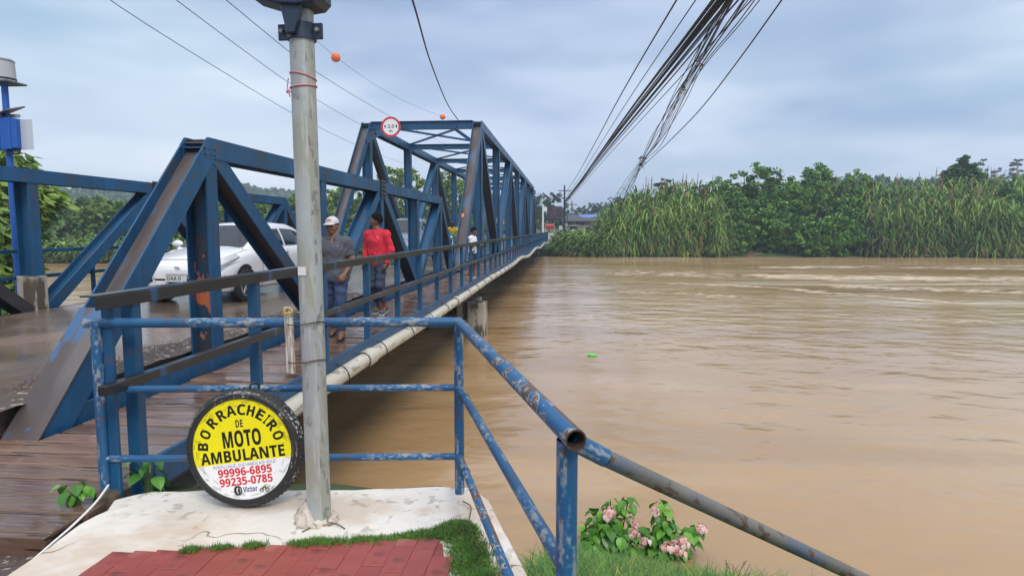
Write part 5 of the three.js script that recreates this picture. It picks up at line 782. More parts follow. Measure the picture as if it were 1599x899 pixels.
// ================================================================== VEGETATION
const G1 = [0.022, 0.060, 0.012], G2 = [0.055, 0.125, 0.024], G3 = [0.12, 0.19, 0.035];
function crownGeo(seed, blobs, n, size, ca, cb, droop = 0.2, long = 1) {
  const r = rngOf(seed), mb = new MB(), tot = blobs.reduce((s, b) => s + b[3] * b[3], 0);
  for (const b of blobs) {
    const m = Math.round(n * b[3] * b[3] / tot), clumps = Array.from({ length: Math.max(5, Math.round(m / 40)) }, () => { const u = r() * 2 - 1, a = r() * 6.283, q = Math.sqrt(1 - u * u), k = 0.62 + 0.42 * r(); return { d: [q * Math.cos(a) * b[3] * k, u * b[3] * k * (b[4] || 0.85), q * Math.sin(a) * b[3] * k], t: r() }; });
    for (let i = 0; i < m; i++) {
      const cl = clumps[Math.floor(r() * clumps.length)], cr = b[3] * 0.3, o = [(r() + r() - 1) * cr, (r() + r() - 1) * cr * 0.8, (r() + r() - 1) * cr], p = [b[0] + cl.d[0] + o[0], b[1] + cl.d[1] + o[1], b[2] + cl.d[2] + o[2]];
      const dir = V(cl.d[0] + o[0] * 2 + (r() - 0.5) * b[3], cl.d[1] * 0.6 + o[1] - droop * b[3] + (r() - 0.5) * b[3], cl.d[2] + o[2] * 2 + (r() - 0.5) * b[3]).normalize(), side = V(r() - 0.5, r() - 0.5, r() - 0.5).cross(dir).normalize(), s = size * (0.6 + 0.8 * r()), nn = dir.clone().cross(side);
      const e = (f, w, k = 0) => [p[0] + dir.x * f * s * long + side.x * w * s + nn.x * k * s, p[1] + dir.y * f * s * long + side.y * w * s + nn.y * k * s, p[2] + dir.z * f * s * long + side.z * w * s + nn.z * k * s];
      const t = clamp(0.55 * cl.t + 0.6 * r() - 0.1), c = mul3(mix3(ca, cb, t), 0.85 + 0.3 * r());
      mb.quad(e(-0.5, 0), e(0, 0.33, 0.1), e(0.5, 0), e(0, -0.33, 0.1), c);
    }
  }
  return mb.geo();
}
function trunkGeo(seed, h, rad, blobs) {
  const r = rngOf(seed), L = [], top = h * 0.55, pt = (t) => [0.12 * Math.sin(t * 3 + seed) * h * 0.15, -0.4 + t * (top + 0.4), 0.1 * Math.cos(t * 2.3 + seed) * h * 0.15];
  const taper = (a, b, r0, r1, n = 7) => { const A = V(...a), B = V(...b), l = A.distanceTo(B), g = cylGeo(r0, r1, l, n, true); g.applyQuaternion(new THREE.Quaternion().setFromUnitVectors(V(0, 1, 0), B.clone().sub(A).normalize())); return g.translate(...a); };
  for (let i = 0; i < 3; i++) L.push(taper(pt(i / 3), pt((i + 1) / 3), rad * (1 - 0.2 * i), rad * (0.8 - 0.2 * i)));
  for (const b of blobs) { const s = pt(0.55 + 0.45 * r()), m = [lerp(s[0], b[0], 0.5), lerp(s[1], b[1], 0.6), lerp(s[2], b[2], 0.5)]; L.push(taper(s, m, rad * 0.38, rad * 0.24, 5), taper(m, [b[0], b[1] + b[3] * 0.3, b[2]], rad * 0.24, rad * 0.08, 5)); }
  return merge(L);
}
function blobsOf(seed, h, w, n, low = 0.35) { const r = rngOf(seed), B = [[0, h * 0.72, 0, w * 0.55]]; for (let i = 0; i < n; i++) { const a = i * 2.4 + r(), d = w * (0.35 + 0.45 * r()), y = h * lerp(low, 0.9, r()); B.push([Math.cos(a) * d, y, Math.sin(a) * d, w * (0.28 + 0.24 * r())]); } return B; }
function tree(name, label, cat, pos, turn, seed, blobs, n, size, cols, h, rad, group, mat = M.farLeaf, droop, long) {
  const t = thing(name, label, cat, [pos[0], pos[1] ?? 0, pos[2]], turn, group); part(t, 'trunk', trunkGeo(seed, h, rad, blobs), M.bark); part(t, 'crown', crownGeo(seed + 1, blobs, n, size, cols[0], cols[1], droop, long), mat); return t;
}
const gy = (x, z) => ground(x, z) - 0.05;
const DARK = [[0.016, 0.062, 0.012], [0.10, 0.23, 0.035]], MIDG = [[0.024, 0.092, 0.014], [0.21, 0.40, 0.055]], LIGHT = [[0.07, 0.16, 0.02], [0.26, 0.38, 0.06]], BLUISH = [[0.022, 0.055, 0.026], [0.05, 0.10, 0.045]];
{ // prototypes stand on the right bank themselves; the others are copies of them
  const g = 'trees on the far bank';
  const P = [
    tree('bank_tree', 'broad tall tree that forms the top of the dark clump on the far right bank', 'tree', [25.1, gy(25.1, -86), -86], 0.4, 11, blobsOf(3, 7.6, 4.2, 10), 5200, 0.42, MIDG, 7.6, 0.2),
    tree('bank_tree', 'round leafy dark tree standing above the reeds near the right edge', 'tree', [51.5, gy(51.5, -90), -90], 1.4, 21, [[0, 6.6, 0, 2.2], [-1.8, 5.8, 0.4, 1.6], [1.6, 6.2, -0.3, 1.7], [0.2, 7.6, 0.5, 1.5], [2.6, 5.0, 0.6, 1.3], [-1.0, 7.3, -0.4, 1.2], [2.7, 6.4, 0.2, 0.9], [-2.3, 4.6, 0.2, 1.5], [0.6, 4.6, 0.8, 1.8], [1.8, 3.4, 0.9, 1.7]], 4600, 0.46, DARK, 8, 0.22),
    tree('bank_bush', 'rounded mid green bush over the water at the right end of the dark clump', 'bush', [32.2, gy(32.2, -79), -79], 0.2, 31, [[0, 3.0, 0, 1.9], [-1.5, 2.2, 0.3, 1.5], [1.5, 2.4, 0.4, 1.6], [0.3, 1.4, 0.9, 1.7], [-0.7, 3.9, 0, 1.2], [1.9, 1.2, 0.7, 1.2], [-2.0, 1.0, 0.7, 1.2]], 3800, 0.36, MIDG, 3.4, 0.12),
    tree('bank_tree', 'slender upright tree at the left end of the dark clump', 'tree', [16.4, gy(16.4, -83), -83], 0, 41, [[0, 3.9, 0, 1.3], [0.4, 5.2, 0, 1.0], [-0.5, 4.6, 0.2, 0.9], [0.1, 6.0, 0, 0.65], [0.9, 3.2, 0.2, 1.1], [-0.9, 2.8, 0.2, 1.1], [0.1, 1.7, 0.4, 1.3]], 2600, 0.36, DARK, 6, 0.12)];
  const put = (p, label, x, z, s, turn, sy = s) => { const c = copy(P[p], label, [x, gy(x, z), z], turn); c.scale.set(s, sy, s); return c; };
  put(0, 'second broad tree of the dark clump, just right of its highest top', 31.0, -88, 0.92, 2.1, 0.95); put(0, 'dark tree leaning out over the water in the middle of the clump', 23.0, -80.2, 0.85, 3.6, 0.8); put(0, 'tree at the left shoulder of the dark clump', 20.2, -84, 0.72, 5.1, 0.85);
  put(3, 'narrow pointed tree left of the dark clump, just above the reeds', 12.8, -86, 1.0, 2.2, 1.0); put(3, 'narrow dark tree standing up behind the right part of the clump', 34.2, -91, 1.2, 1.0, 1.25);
  put(2, 'dark bush over the water under the tallest tree of the clump', 27.2, -79.4, 1.0, 2.5, 1.0); put(2, 'low dark bush over the water at the left foot of the clump', 19.6, -80.2, 0.8, 4.0, 0.95); put(2, 'dark bush rising behind the rounded bush at the right end of the clump', 34.8, -83, 1.1, 0.9, 1.15);
  put(0, 'dark tree filling the back of the clump between its two tall trees', 28.2, -83.5, 0.85, 0.9, 0.8); put(0, 'dark tree at the back right of the clump', 36.5, -88, 0.7, 1.7, 0.85); [[18.4,0.85],[21.0,0.8],[23.4,0.85],[25.6,0.9],[27.9,0.9],[30.0,0.9]].forEach(([x, k], i) => put(2, 'dark bush at the foot of the clump of trees, ' + ['nearest its left end', 'second from its left end', 'third from its left end', 'third from its right end', 'second from its right end', 'beside the rounded bush'][i], x, [-77.9, -79.4, -79.8, -79.6, -79, -78.2][i], k, i * 1.3, k * (0.8 + 0.1 * (i % 3)))); [[10.5, 0.45], [43.5, 0.6], [60.5, 0.55], [69, 0.7]].forEach(([x, k], i) => put(2, ['small bush among the reeds left of the dark clump', 'small bush among the reeds right of the dark clump', 'small bush among the reeds below the round tree near the right edge', 'bush among the reeds at the right edge of the far bank'][i], x, -77.9, k, i * 1.7 + 0.4, k * 0.8)); put(2, 'dark bush at the foot of the round tree near the right edge', 52.8, -84, 1.1, 3.2, 1.3);
  // trees behind the far village
  const F = [tree('far_tree', 'big spreading tree just right of the far end of the tall span', 'tree', [-6.2, gy(-6.2, -150), -150], 0, 51, blobsOf(52, 9.5, 5.4, 11, 0.4), 3600, 0.6, BLUISH, 9.5, 0.3)];
  [['tree behind the dark billboard in the far village', -0.6, -150, 0.62, 1], ['tree behind the house with the blue tarpaulin', 4.2, -185, 0.62, 2], ['rightmost village tree before the reeds hide them', 15.5, -205, 0.7, 4], ['village tree standing between the two trees behind the house', 9.2, -196, 0.58, 3], ['low tree left of the billboard in the far village', -7.4, -118, 0.5, 5]].forEach(([l, x, z, s, t]) => { const c = copy(F[0], l, [x, gy(x, z), z], t); c.scale.setScalar(s); });
  // far ridge, right
  const S = tree('ridge_tree', 'tall slender pale tree on the far ridge near the right edge', 'tree', [156.5, gy(156.5, -260), -260], 0, 61, [[0, 4, 0, 2.2], [0.5, 7, 0, 2.3], [-0.5, 9.5, 0, 1.9], [0.2, 11.5, 0, 1.3]], 900, 0.8, BLUISH, 12, 0.25);
  for (const [l, x, z, s, sy] of [['short broad tree right of the slender one on the far ridge', 162, -260, 1.2, 0.72], ['dark tree on the far ridge cut by the right edge', 157.5, -242, 1.4, 0.95], ['dome shaped tree on the far ridge above the middle of the reeds', 101, -252, 1.7, 0.5], ['low tree on the far ridge left of the round bank tree', 118, -255, 1.4, 0.45]]) { const c = copy(S, l, [x, gy(x, z), z], x); c.scale.set(s, sy, s); }
  // left bank
  const lt = tree('left_bank_tree', 'tallest light green tree seen through the tall span', 'tree', [-20.6, gy(-20.6, -82), -82], 0, 71, blobsOf(72, 10.5, 4.0, 11, 0.3), 4600, 0.45, LIGHT, 10.5, 0.25);
  [['light green tree left of the tallest one behind the tall span', -23.6, -80, 0.8, 1], ['green tree behind the portal foot of the tall span', -28.5, -80, 0.72, 2], ['green tree just right of the pole, left of the tall portal', -32.4, -76, 0.62, 3], ['green tree just left of the pole above the white car', -33.8, -70, 0.6, 4], ['leafy tree behind the middle bays of the tall span', -16.5, -88, 0.95, 5], ['leafy tree far inside the tall span, behind the bays toward its end', -12.6, -94, 0.8, 6], ['green tree beyond the white car, low behind the left truss', -39.5, -68, 0.42, 2.6], ['round green tree above the far left bank, right of the mango tree', -52, -66, 0.42, 1.3], ['low green tree on the far left bank between the left truss bars', -47, -68, 0.36, 4.4], ['green tree at the far left bank nearest the right truss end post', -43, -67, 0.38, 0.4], ['pale green tree behind the low trees of the far left bank', -57, -80, 0.5, 5.2]].forEach(([l, x, z, s, t]) => { const c = copy(lt, l, [x, gy(x, z), z], t); c.scale.setScalar(s); });
  // mango tree close on the left
  tree('mango_tree', 'dense tree with long drooping leaves close behind the left truss', 'tree', [-12.3, -0.6, -13.2], 0, 81, [[-0.3, 2.6, 0.2, 1.2], [-1.2, 3.2, 0, 1.3], [0.5, 2.2, 1.2, 0.75], [1.05, 1.35, 1.3, 0.55], [1.35, 0.75, 1.4, 0.5], [0.3, 1.2, 1.4, 0.9], [0.9, 0.3, 1.6, 0.65], [-0.5, 0.5, 1.2, 0.9], [0.2, 3.2, 1.0, 0.5], [1.5, 0.15, 1.5, 0.5]], 9000, 0.2, [[0.03, 0.085, 0.012], [0.26, 0.40, 0.055]], 3.6, 0.16, undefined, M.leaf, 0.65, 1.35);
}
// reeds, in their thousands
{
  const r = rngOf(909), mk = (seed, tint) => { const q = rngOf(seed), mb = new MB(); for (let s = 0; s < 5; s++) { const sx = (q() - 0.5) * 0.9, sz = (q() - 0.5) * 0.8, H = 0.6 + 0.4 * q(), lx = (q() - 0.5) * 0.7, lz = (q() - 0.5) * 0.6;
    for (let k = 0; k < 11; k++) { const t = 0.1 + 0.9 * k / 10, y = t * H * 3.6, x0 = sx + lx * t, z0 = sz + lz * t, a = q() * 6.283, L = 1.5 + 1.4 * q(), up = 0.7 + 0.6 * q(), w = 0.065 + 0.045 * q(), c = mul3(mix3(mix3([0.05, 0.13, 0.026], [0.30, 0.43, 0.085], q() * q()), [0.24, 0.18, 0.085], t < 0.45 && q() < 0.35 ? 0.8 : q() < 0.06 ? 0.6 : 0), tint);
      let prev = null; for (let i = 0; i <= 4; i++) { const u = i / 4, rr = L * (0.6 * u), yy = y + L * (up * u - 0.95 * u * u), ww = w * (1 - 0.88 * u), p = [x0 + Math.cos(a) * rr, yy, z0 + Math.sin(a) * rr], l = [p[0] - Math.sin(a) * ww, p[1], p[2] + Math.cos(a) * ww], m = [p[0] + Math.sin(a) * ww, p[1], p[2] - Math.cos(a) * ww]; if (prev) mb.quad(prev[0], prev[1], m, l, c); prev = [l, m]; } }
    mb.quad([sx - 0.03, 0, sz], [sx + 0.03, 0, sz], [sx + lx * 0.9 + 0.015, H * 3.4, sz + lz * 0.9], [sx + lx * 0.9 - 0.015, H * 3.4, sz + lz * 0.9], [0.12, 0.11, 0.05]); }
    return mb.geo(); };
  const lists = [[], [], []], plumes = [];
  for (let i = 0; i < 3500; i++) {
    const x = i > 3050 ? -1.2 + 8 * r() : -1.2 + 88 * Math.pow(r(), 0.95), q = 13 * Math.pow(r(), 1.5), z = shoreFar(x) - q + 0.4; if (x > 18.5 && x < 35 && q < 9) continue; if (x < 4.5 && q > 6) continue;
    const n = fbm(md(x / 90, 1), 0.3 + q * 0.01, 12, 3, 3, 3003), h = lerp(0.6, 1.14, sstep(2.0, 9.5, x)) * (x > 34 ? 1.12 : 1) * (0.5 + 0.95 * n) * (0.8 + 0.4 * r());
    lists[Math.floor(r() * 3)].push({ p: [x, Math.max(ground(x, z), WATER - 0.3) - 0.1, z], r: [0.34 * (r() - 0.5), r() * 6.28, 0.34 * (r() - 0.5)], s: [0.9 + 0.3 * r(), h, 0.9 + 0.3 * r()], c: mul3([0.85 + 0.4 * r(), 1, 0.85], 0.25 + 1.0 * n + 0.5 * r()) });
    if (r() < 0.1 && x > 8.5) plumes.push({ p: [x, ground(x, z) + 3.8 * h + 0.3, z], r: [0.2 * (r() - 0.5), r() * 6, 0.2 * (r() - 0.5)], s: [1.5, 0.9 + 0.6 * r(), 1.5], c: mul3([1, 1, 1], 0.8 + 0.7 * r()) });
  }
  for (let i = 0; i < 900; i++) { const x = -14 - 44 * r(), q = 6 * r() * r(), z = shoreFar(x) - q; lists[Math.floor(r() * 3)].push({ p: [x, ground(x, z) - 0.1, z], r: [0, r() * 6.28, 0], s: [1.1, 0.3 + 0.2 * r(), 1.1], c: mul3([1, 1, 0.8], 0.9 + 0.4 * r()) }); }
  lists.forEach((l, i) => stuffOf('reed_bed', mk(70 + i, [1, 1.12, 0.85][i]), M.farLeaf, l, 'tall green reeds along the far bank, ' + ['mid green plants', 'fresher green plants', 'darker green plants'][i], 'reeds'));
  const pb = new MB(), q = rngOf(4); for (let i = 0; i < 46; i++) { const t = i / 46, a = q() * 6.28, y = t * 1.3, L = 0.22 * (1 - t) + 0.05, c = mul3([0.30, 0.17, 0.095], 0.7 + 0.6 * q()); pb.tri([0.02 * Math.cos(a + 1.5), y, 0.02 * Math.sin(a + 1.5)], [-0.02 * Math.cos(a + 1.5), y, -0.02 * Math.sin(a + 1.5)], [Math.cos(a) * L * 0.5, y + L * 1.1, Math.sin(a) * L * 0.5], c); } pb.quad([-0.012, -1.2, 0], [0.012, -1.2, 0], [0.008, 1.3, 0], [-0.008, 1.3, 0], [0.2, 0.14, 0.08]);
  stuffOf('reed_plumes', pb.geo(), M.farLeaf, plumes, 'brown feathery plumes standing above the reeds', 'reeds');
}
// woods on the hills and beyond the left bank
{
  const r = rngOf(5005), clump = [crownGeo(301, [[0, 2.2, 0, 2.2], [1.2, 1.2, 0.4, 1.6], [-1.2, 1.4, -0.3, 1.7]], 230, 0.95, [0.025, 0.07, 0.016], [0.09, 0.18, 0.035]), crownGeo(302, [[0, 1.6, 0, 1.9], [1.0, 2.4, 0.4, 1.3], [-1.3, 1.0, -0.3, 1.5]], 230, 0.9, [0.05, 0.11, 0.02], [0.16, 0.26, 0.05])], A = [[], []], B = [[], []];
  const add = (L, x, z, s) => L[r() < 0.5 ? 0 : 1].push({ p: [x, ground(x, z) - 0.6 * s, z], r: [0, r() * 6.28, 0], s: [s, s * (0.8 + 0.5 * r()), s], c: mul3([1, 1, 1], 0.7 + 0.6 * r()) });
  for (let i = 0; i < 3400; i++) { const z = -140 - 240 * r(), x = 20 + (250 + (-z - 140) * 0.9) * r(); add(B, x, z, 1.0 + 0.7 * r()); }
  for (let i = 0; i < 3800; i++) { const z = -200 - 330 * r(), x = -60 + (z * 1.25 + 60) * r(); add(A, x, z, 1.4 + 1.1 * r()); }
  for (let i = 0; i < 1500; i++) { const z = -66 - 130 * Math.pow(r(), 1.4), x = -18 + (z * 0.95) * r(); if (x > -20 - (-z - 66) * 0.1) continue; add(A, x, z, 0.5 + 0.9 * r() + (-z - 66) * 0.008); }
  for (let i = 0; i < 500; i++) { const z = -130 - 120 * r(), x = -45 + 95 * r(); if (Math.abs(x + 4) < 7 && z > -180) continue; add(B, x, z, 0.7 + 0.5 * r()); }
  [0, 1].forEach(i => { stuffOf('distant_woods', clump[i], M.farLeaf, A[i], i ? 'lighter green woods and scrub across the left bank and hill' : 'darker green woods and scrub across the left bank and hill', 'woods'); stuffOf('distant_woods', clump[i], M.farLeaf, B[i], i ? 'lighter green woods along the far ridge behind the reeds' : 'darker green woods along the far ridge behind the reeds', 'woods'); });
}
// grass near the camera
{
  const r = rngOf(606), tuft = (seed, n, h, w, lean) => { const q = rngOf(seed), mb = new MB(); for (let i = 0; i < n; i++) { const a = q() * 6.283, x = (q() - 0.5) * h * 0.9, z = (q() - 0.5) * h * 0.9, H = h * (0.5 + 0.6 * q()), le = lean * q() * H, c = mul3(mix3([0.03, 0.11, 0.01], [0.12, 0.30, 0.03], q()), q() < 0.1 ? 1.4 : 1), s = [Math.sin(a) * w, -Math.cos(a) * w]; const p = (t, k) => [x + Math.cos(a) * le * t * t + s[0] * k, H * t * (1 - 0.25 * t * lean), z + Math.sin(a) * le * t * t + s[1] * k]; mb.quad(p(0, -1), p(0, 1), p(0.55, 0.8), p(0.55, -0.8), c); mb.tri(p(0.55, -0.8), p(0.55, 0.8), p(1, 0), c); } return mb.geo(); };
  const bank = [], strip1 = [];
  for (let i = 0; i < 5200; i++) { const x = -0.42 + 2.1 * r(), z = -1.9 - 4.6 * r(), y = ground(x, z); if (y < WATER - 0.06 || fbm(md(x / 4, 1), md(z / 4, 1), 16, 16, 3, 28) < 0.33 || (z > -3.6 && x < 0.34 - (z + 1.4) * -0.48 + 0.05)) continue; bank.push({ p: [x, y - 0.02, z], r: [0.2 * (r() - 0.5), r() * 6.28, 0.2 * (r() - 0.5)], s: [1, (0.35 + 0.65 * sstep(0.05, 0.9, y - WATER)) * (0.6 + 0.6 * r()) * (0.5 + fbm(md(x / 4, 1), md(z / 4, 1), 6, 6, 2, 8)), 1], c: r() < 0.08 ? [3.2, 1.3, 2.2] : mul3([0.85 + 0.5 * r(), 1, 0.9], 0.55 + 0.9 * fbm(md(x / 4, 1), md(z / 4, 1), 14, 14, 3, 18) * (0.6 + 0.8 * r())) }); }
  stuffOf('bank_grass', tuft(1, 16, 0.2, 0.0048, 1.3), M.leaf, bank, 'bright green grass on the bank to the right of the white slab', 'grass');
  const path = [[-1.78, -2.70], [-1.6, -2.74], [-1.4, -2.80], [-1.1, -2.845], [-0.8, -2.91], [-0.6, -2.98], [-0.53, -3.1], [-0.50, -3.0], [-0.42, -2.75], [-0.33, -2.5], [-0.2, -2.1], [-0.05, -1.6]], W = [0.03, 0.035, 0.04, 0.05, 0.055, 0.07, 0.05, 0.09, 0.10, 0.10, 0.10, 0.09];
  for (let i = 0; i < 9000; i++) { const u = r() * (path.length - 1), k = Math.floor(u), f = u - k, w = lerp(W[k], W[k + 1], f), gap = fbm(md(u / 11, 1), 0.4, 40, 3, 2, 99); if (u < 2.5 && gap < 0.52) continue; if (fbm(md(u / 11, 1), 0.7, 60, 3, 2, 91) < 0.34 && r() < 0.75) continue; const x = lerp(path[k][0], path[k + 1][0], f) + (r() + r() - 1) * w * (0.7 + 1.0 * fbm(md(u / 11, 1), 0.2, 50, 3, 2, 93)), z = lerp(path[k][1], path[k + 1][1], f) + (r() + r() - 1) * w; strip1.push({ p: [x, 0.0, z], r: [0.3 * (r() - 0.5), r() * 6.28, 0.3 * (r() - 0.5)], s: [1, (0.35 + 1.3 * fbm(md(x / 3, 1), md(z / 3, 1), 30, 30, 3, 44)) * (0.5 + 0.8 * r()), 1], c: r() < 0.1 ? [2.6, 1.1, 1.2] : mul3([1.1, 1, 0.9], 0.55 + 0.9 * fbm(md(x / 3, 1), md(z / 3, 1), 24, 24, 3, 47) * (0.6 + 0.8 * r())) }); }
  stuffOf('edge_grass', tuft(2, 9, 0.032, 0.0013, 0.9), M.leaf, strip1, 'short green grass growing along the edge of the red pavers', 'grass');
}
// leaves that can be told apart
function leafGeo(L, w, fold, curl, n = 5) {
  const mb = new MB(), prof = (t) => Math.pow(Math.sin(Math.PI * Math.pow(t, 0.75)), 0.9) * w, P = (t, k) => { const b = curl * t * t * L, ww = prof(t) * k; return [ww, -b + Math.abs(k) * fold * prof(t), t * L * (1 - 0.25 * curl * t)]; };
  for (let i = 0; i < n; i++) { const a = i / n, b = (i + 1) / n; for (const k of [-1, 1]) { mb.quad(P(a, 0), P(a, k), P(b, k), P(b, 0)); } } return mb.geo();
}
const veinTex = (a, b, s) => colorTex(128, 0.12, (u, v) => mix3(a, b, fbm(u, v, 6, 6, 4, s)));
const LEAF = [[[0.07, 0.25, 0.018], [0.13, 0.38, 0.036]], [[0.12, 0.36, 0.025], [0.22, 0.5, 0.06]], [[0.04, 0.17, 0.014], [0.08, 0.27, 0.026]]].map(([a, b], i) => phys('leaf green', { map: veinTex(a, b, 90 + i), roughness: 0.4, transmission: 0.25, thickness: 0 }));
function plantLeaves(t, r, n, spot, size) { const g = [leafGeo(1, 0.36, 0.25, 0.35), leafGeo(1, 0.3, 0.2, 0.6), leafGeo(1, 0.42, 0.3, 0.2)]; for (let i = 0; i < n; i++) { const s = spot(i), m = part(t, 'leaf', g[i % 3], LEAF[Math.floor(r() * 3)], s.p, [s.pitch, s.turn, 0]); m.rotation.order = 'YXZ'; m.scale.setScalar(size * (0.65 + 0.6 * r())); } }
{
  const r = rngOf(3131), pinks = [[0.80, 0.42, 0.40], [0.86, 0.56, 0.52], [0.90, 0.72, 0.66]].map(c => phys('pink sepal', { color: rgb(...c), roughness: 0.6, transmission: 0.12, thickness: 0 })), sg = [leafGeo(0.07, 0.03, 0.2, 0.5, 3), leafGeo(0.06, 0.027, 0.3, 0.8, 3)];
  const shrub = (label, base, shoots, blooms) => { const t = thing('flowering_shrub', label, 'flowering shrub', base), stems = [];
    for (let [dx, h, dz, n] of shoots) { stems.push(tubeGeo([[dx * 0.2, -0.1, dz * 0.2], [dx * 0.7, h * 0.5, dz * 0.7], [dx, h, dz]], 0.006, 5)); n = Math.round(n * 1.7); plantLeaves(t, r, n, (i) => { const u = 1 - 0.85 * Math.pow(i / n, 1.0), a = i * 2.4 + dx * 9, o = 0.03 + 0.05 * (1 - u); return { p: [lerp(dx * 0.3, dx, u) + Math.cos(a) * o, h * u + 0.02, lerp(dz * 0.3, dz, u) + Math.sin(a) * o], turn: Math.PI / 2 - a, pitch: 0.1 + 0.7 * r() }; }, 0.125); }
    part(t, 'stem', merge(stems), std('green stem', { color: rgb(0.06, 0.09, 0.03), roughness: 0.7 }));
    for (const [x, y, z, s] of blooms.filter((b, i) => i % 4 !== 3)) { const c = sub(t, 'flower_cluster'); c.position.set(x, y, z); for (let i = 0; i < 20; i++) { const a = i * 2.4, q = i / 20; const m = part(c, 'sepal', sg[i % 2], pinks[Math.floor(r() * 3)], [Math.cos(a) * 0.055 * s * q, 0.055 * s * (0.5 - q) + 0.02 * r(), Math.sin(a) * 0.04 * s * q], [0.5 + 0.9 * r(), Math.PI / 2 - a, 0]); m.rotation.order = 'YXZ'; m.scale.setScalar(s); } }
    return t; };
  const y0 = WATER;
  shrub('left half of the pink flowering shrub standing in the brown water', [0.48, y0, -6.3], [[-0.28, 0.30, 0.1, 16], [-0.18, 0.40, 0.0, 18], [-0.05, 0.34, 0.12, 18], [-0.02, 0.5, -0.05, 16], [0.16, 0.55, -0.02, 18], [0.08, 0.24, 0.16, 16], [0.22, 0.3, 0.1, 14], [-0.22, 0.16, 0.2, 14], [0.2, 0.12, 0.2, 10]], [[-0.03, 0.47, 0.1, 1], [-0.06, 0.42, 0.12, 0.8], [0.2, 0.30, 0.18, 1.1], [0.26, 0.24, 0.2, 1.2], [0.3, 0.22, 0.16, 1], [0.21, 0.36, 0.12, 0.7]]);
  shrub('right half of the pink flowering shrub, most blooms hanging near the water', [1.05, y0, -6.3], [[-0.1, 0.52, 0.0, 20], [-0.05, 0.38, 0.1, 16], [-0.2, 0.26, 0.1, 14], [0.1, 0.26, 0.1, 14], [0.24, 0.3, 0.05, 14], [-0.1, 0.12, 0.14, 10]], [[-0.16, 0.48, 0.1, 0.8], [0.02, 0.2, 0.2, 1.2], [0.1, 0.24, 0.2, 1.1], [0.2, 0.28, 0.16, 1.2], [0.29, 0.34, 0.1, 1], [-0.06, 0.18, 0.2, 1], [0.06, 0.16, 0.22, 1.1], [0.25, 0.22, 0.16, 1]]);
  const weed = (label, pos, n, R, size, hh) => { const t = thing('broadleaf_weed', label, 'weed', pos), st = []; const pts = Array.from({ length: n }, (_, i) => { const a = i * 2.4 + 0.6, d = R * (0.25 + 0.75 * r()); return [Math.cos(a) * d, hh * (0.25 + 0.75 * r()), Math.sin(a) * d * 0.6, a]; }); for (const p of pts) st.push(tubeGeo([[0, -0.06, 0], [p[0] * 0.6, p[1] * 0.8, p[2] * 0.6], p.slice(0, 3)], 0.0022, 4)); part(t, 'stem', merge(st), std('weed stem', { color: rgb(0.09, 0.15, 0.04), roughness: 0.7 })); plantLeaves(t, r, n, (i) => ({ p: pts[i].slice(0, 3), turn: Math.PI / 2 - pts[i][3], pitch: 0.15 + 0.8 * r() }), size); };
  weed('small leafy weed on the plank end left of the blue corner post', [-2.67, 0.0, -3.17], 16, 0.085, 0.075, 0.13); weed('leafy weed growing in the gap right of the blue corner post', [-2.42, -0.08, -3.42], 18, 0.1, 0.095, 0.26);
  const dry = thing('dry_weed', 'leafless dry weed stalks at the water edge at the bottom of the frame', 'weed', [1.58, WATER, -5.75]); for (let i = 0; i < 7; i++) { const a = i * 0.9, x = (r() - 0.5) * 0.25; part(dry, 'stalk', tubeGeo([[x, -0.1, 0], [x + 0.03 * Math.cos(a), 0.12, 0.02], [x + 0.09 * Math.cos(a), 0.16 + 0.1 * r(), 0.03]], 0.003, 4), std('dry stalk', { color: rgb(0.16, 0.10, 0.06), roughness: 0.9 })); }
  solo('twig', tubeGeo([[-0.56, 0.012, -3.36], [-0.5, 0.03, -3.25], [-0.49, 0.01, -3.1]], 0.004, 5), std('twig bark', { color: rgb(0.2, 0.12, 0.08), roughness: 0.9 }), 'thin dry twig lying on the white slab beside the right corner post', 'twig');
  solo('twig', tubeGeo([[-1.3, 0.006, -2.95], [-1.24, 0.012, -3.03], [-1.16, 0.01, -3.04], [-1.1, 0.006, -3.0]], 0.003, 5), std('twig bark', { color: rgb(0.12, 0.08, 0.06), roughness: 0.9 }), 'curved dark twig lying on the white slab in front of the pole', 'twig');
  const dw = std('wet driftwood', { color: rgb(0.16, 0.10, 0.06), roughness: 0.7 }), drift = (label, p, q) => { const t = thing('driftwood', label, 'driftwood', p); q.forEach((w, i) => part(t, 'branch', tubeGeo(w, i ? 0.035 : 0.06, 6), dw)); };
  drift('pale forked branch stranded at the foot of the reeds on the far bank', [21.6, WATER, -76.2], [[[-0.9, 0.02, 0], [0, 0.25, 0.1], [0.8, 0.55, 0]], [[0, 0.25, 0.1], [0.25, 0.8, 0.2]]]); drift('small branch sticking out of the water below the reeds at right', [40.2, WATER, -76.0], [[[-0.5, 0, 0], [0.2, 0.3, 0], [0.6, 0.2, 0]], [[0.2, 0.3, 0], [0.3, 0.9, 0]]]);
  // stones in the gravel
  const st = [0, 1, 2].map(i => { const g = new THREE.IcosahedronGeometry(0.02, 1), a = g.attributes.position; for (let k = 0; k < a.count; k++) { const s = 0.75 + 0.5 * hash(Math.round(a.getX(k) * 1e4), Math.round(a.getY(k) * 1e4) + i * 7, Math.round(a.getZ(k) * 1e4)); a.setXYZ(k, a.getX(k) * s, a.getY(k) * s * 0.7, a.getZ(k) * s); } g.computeVertexNormals(); return boxUV(g); });
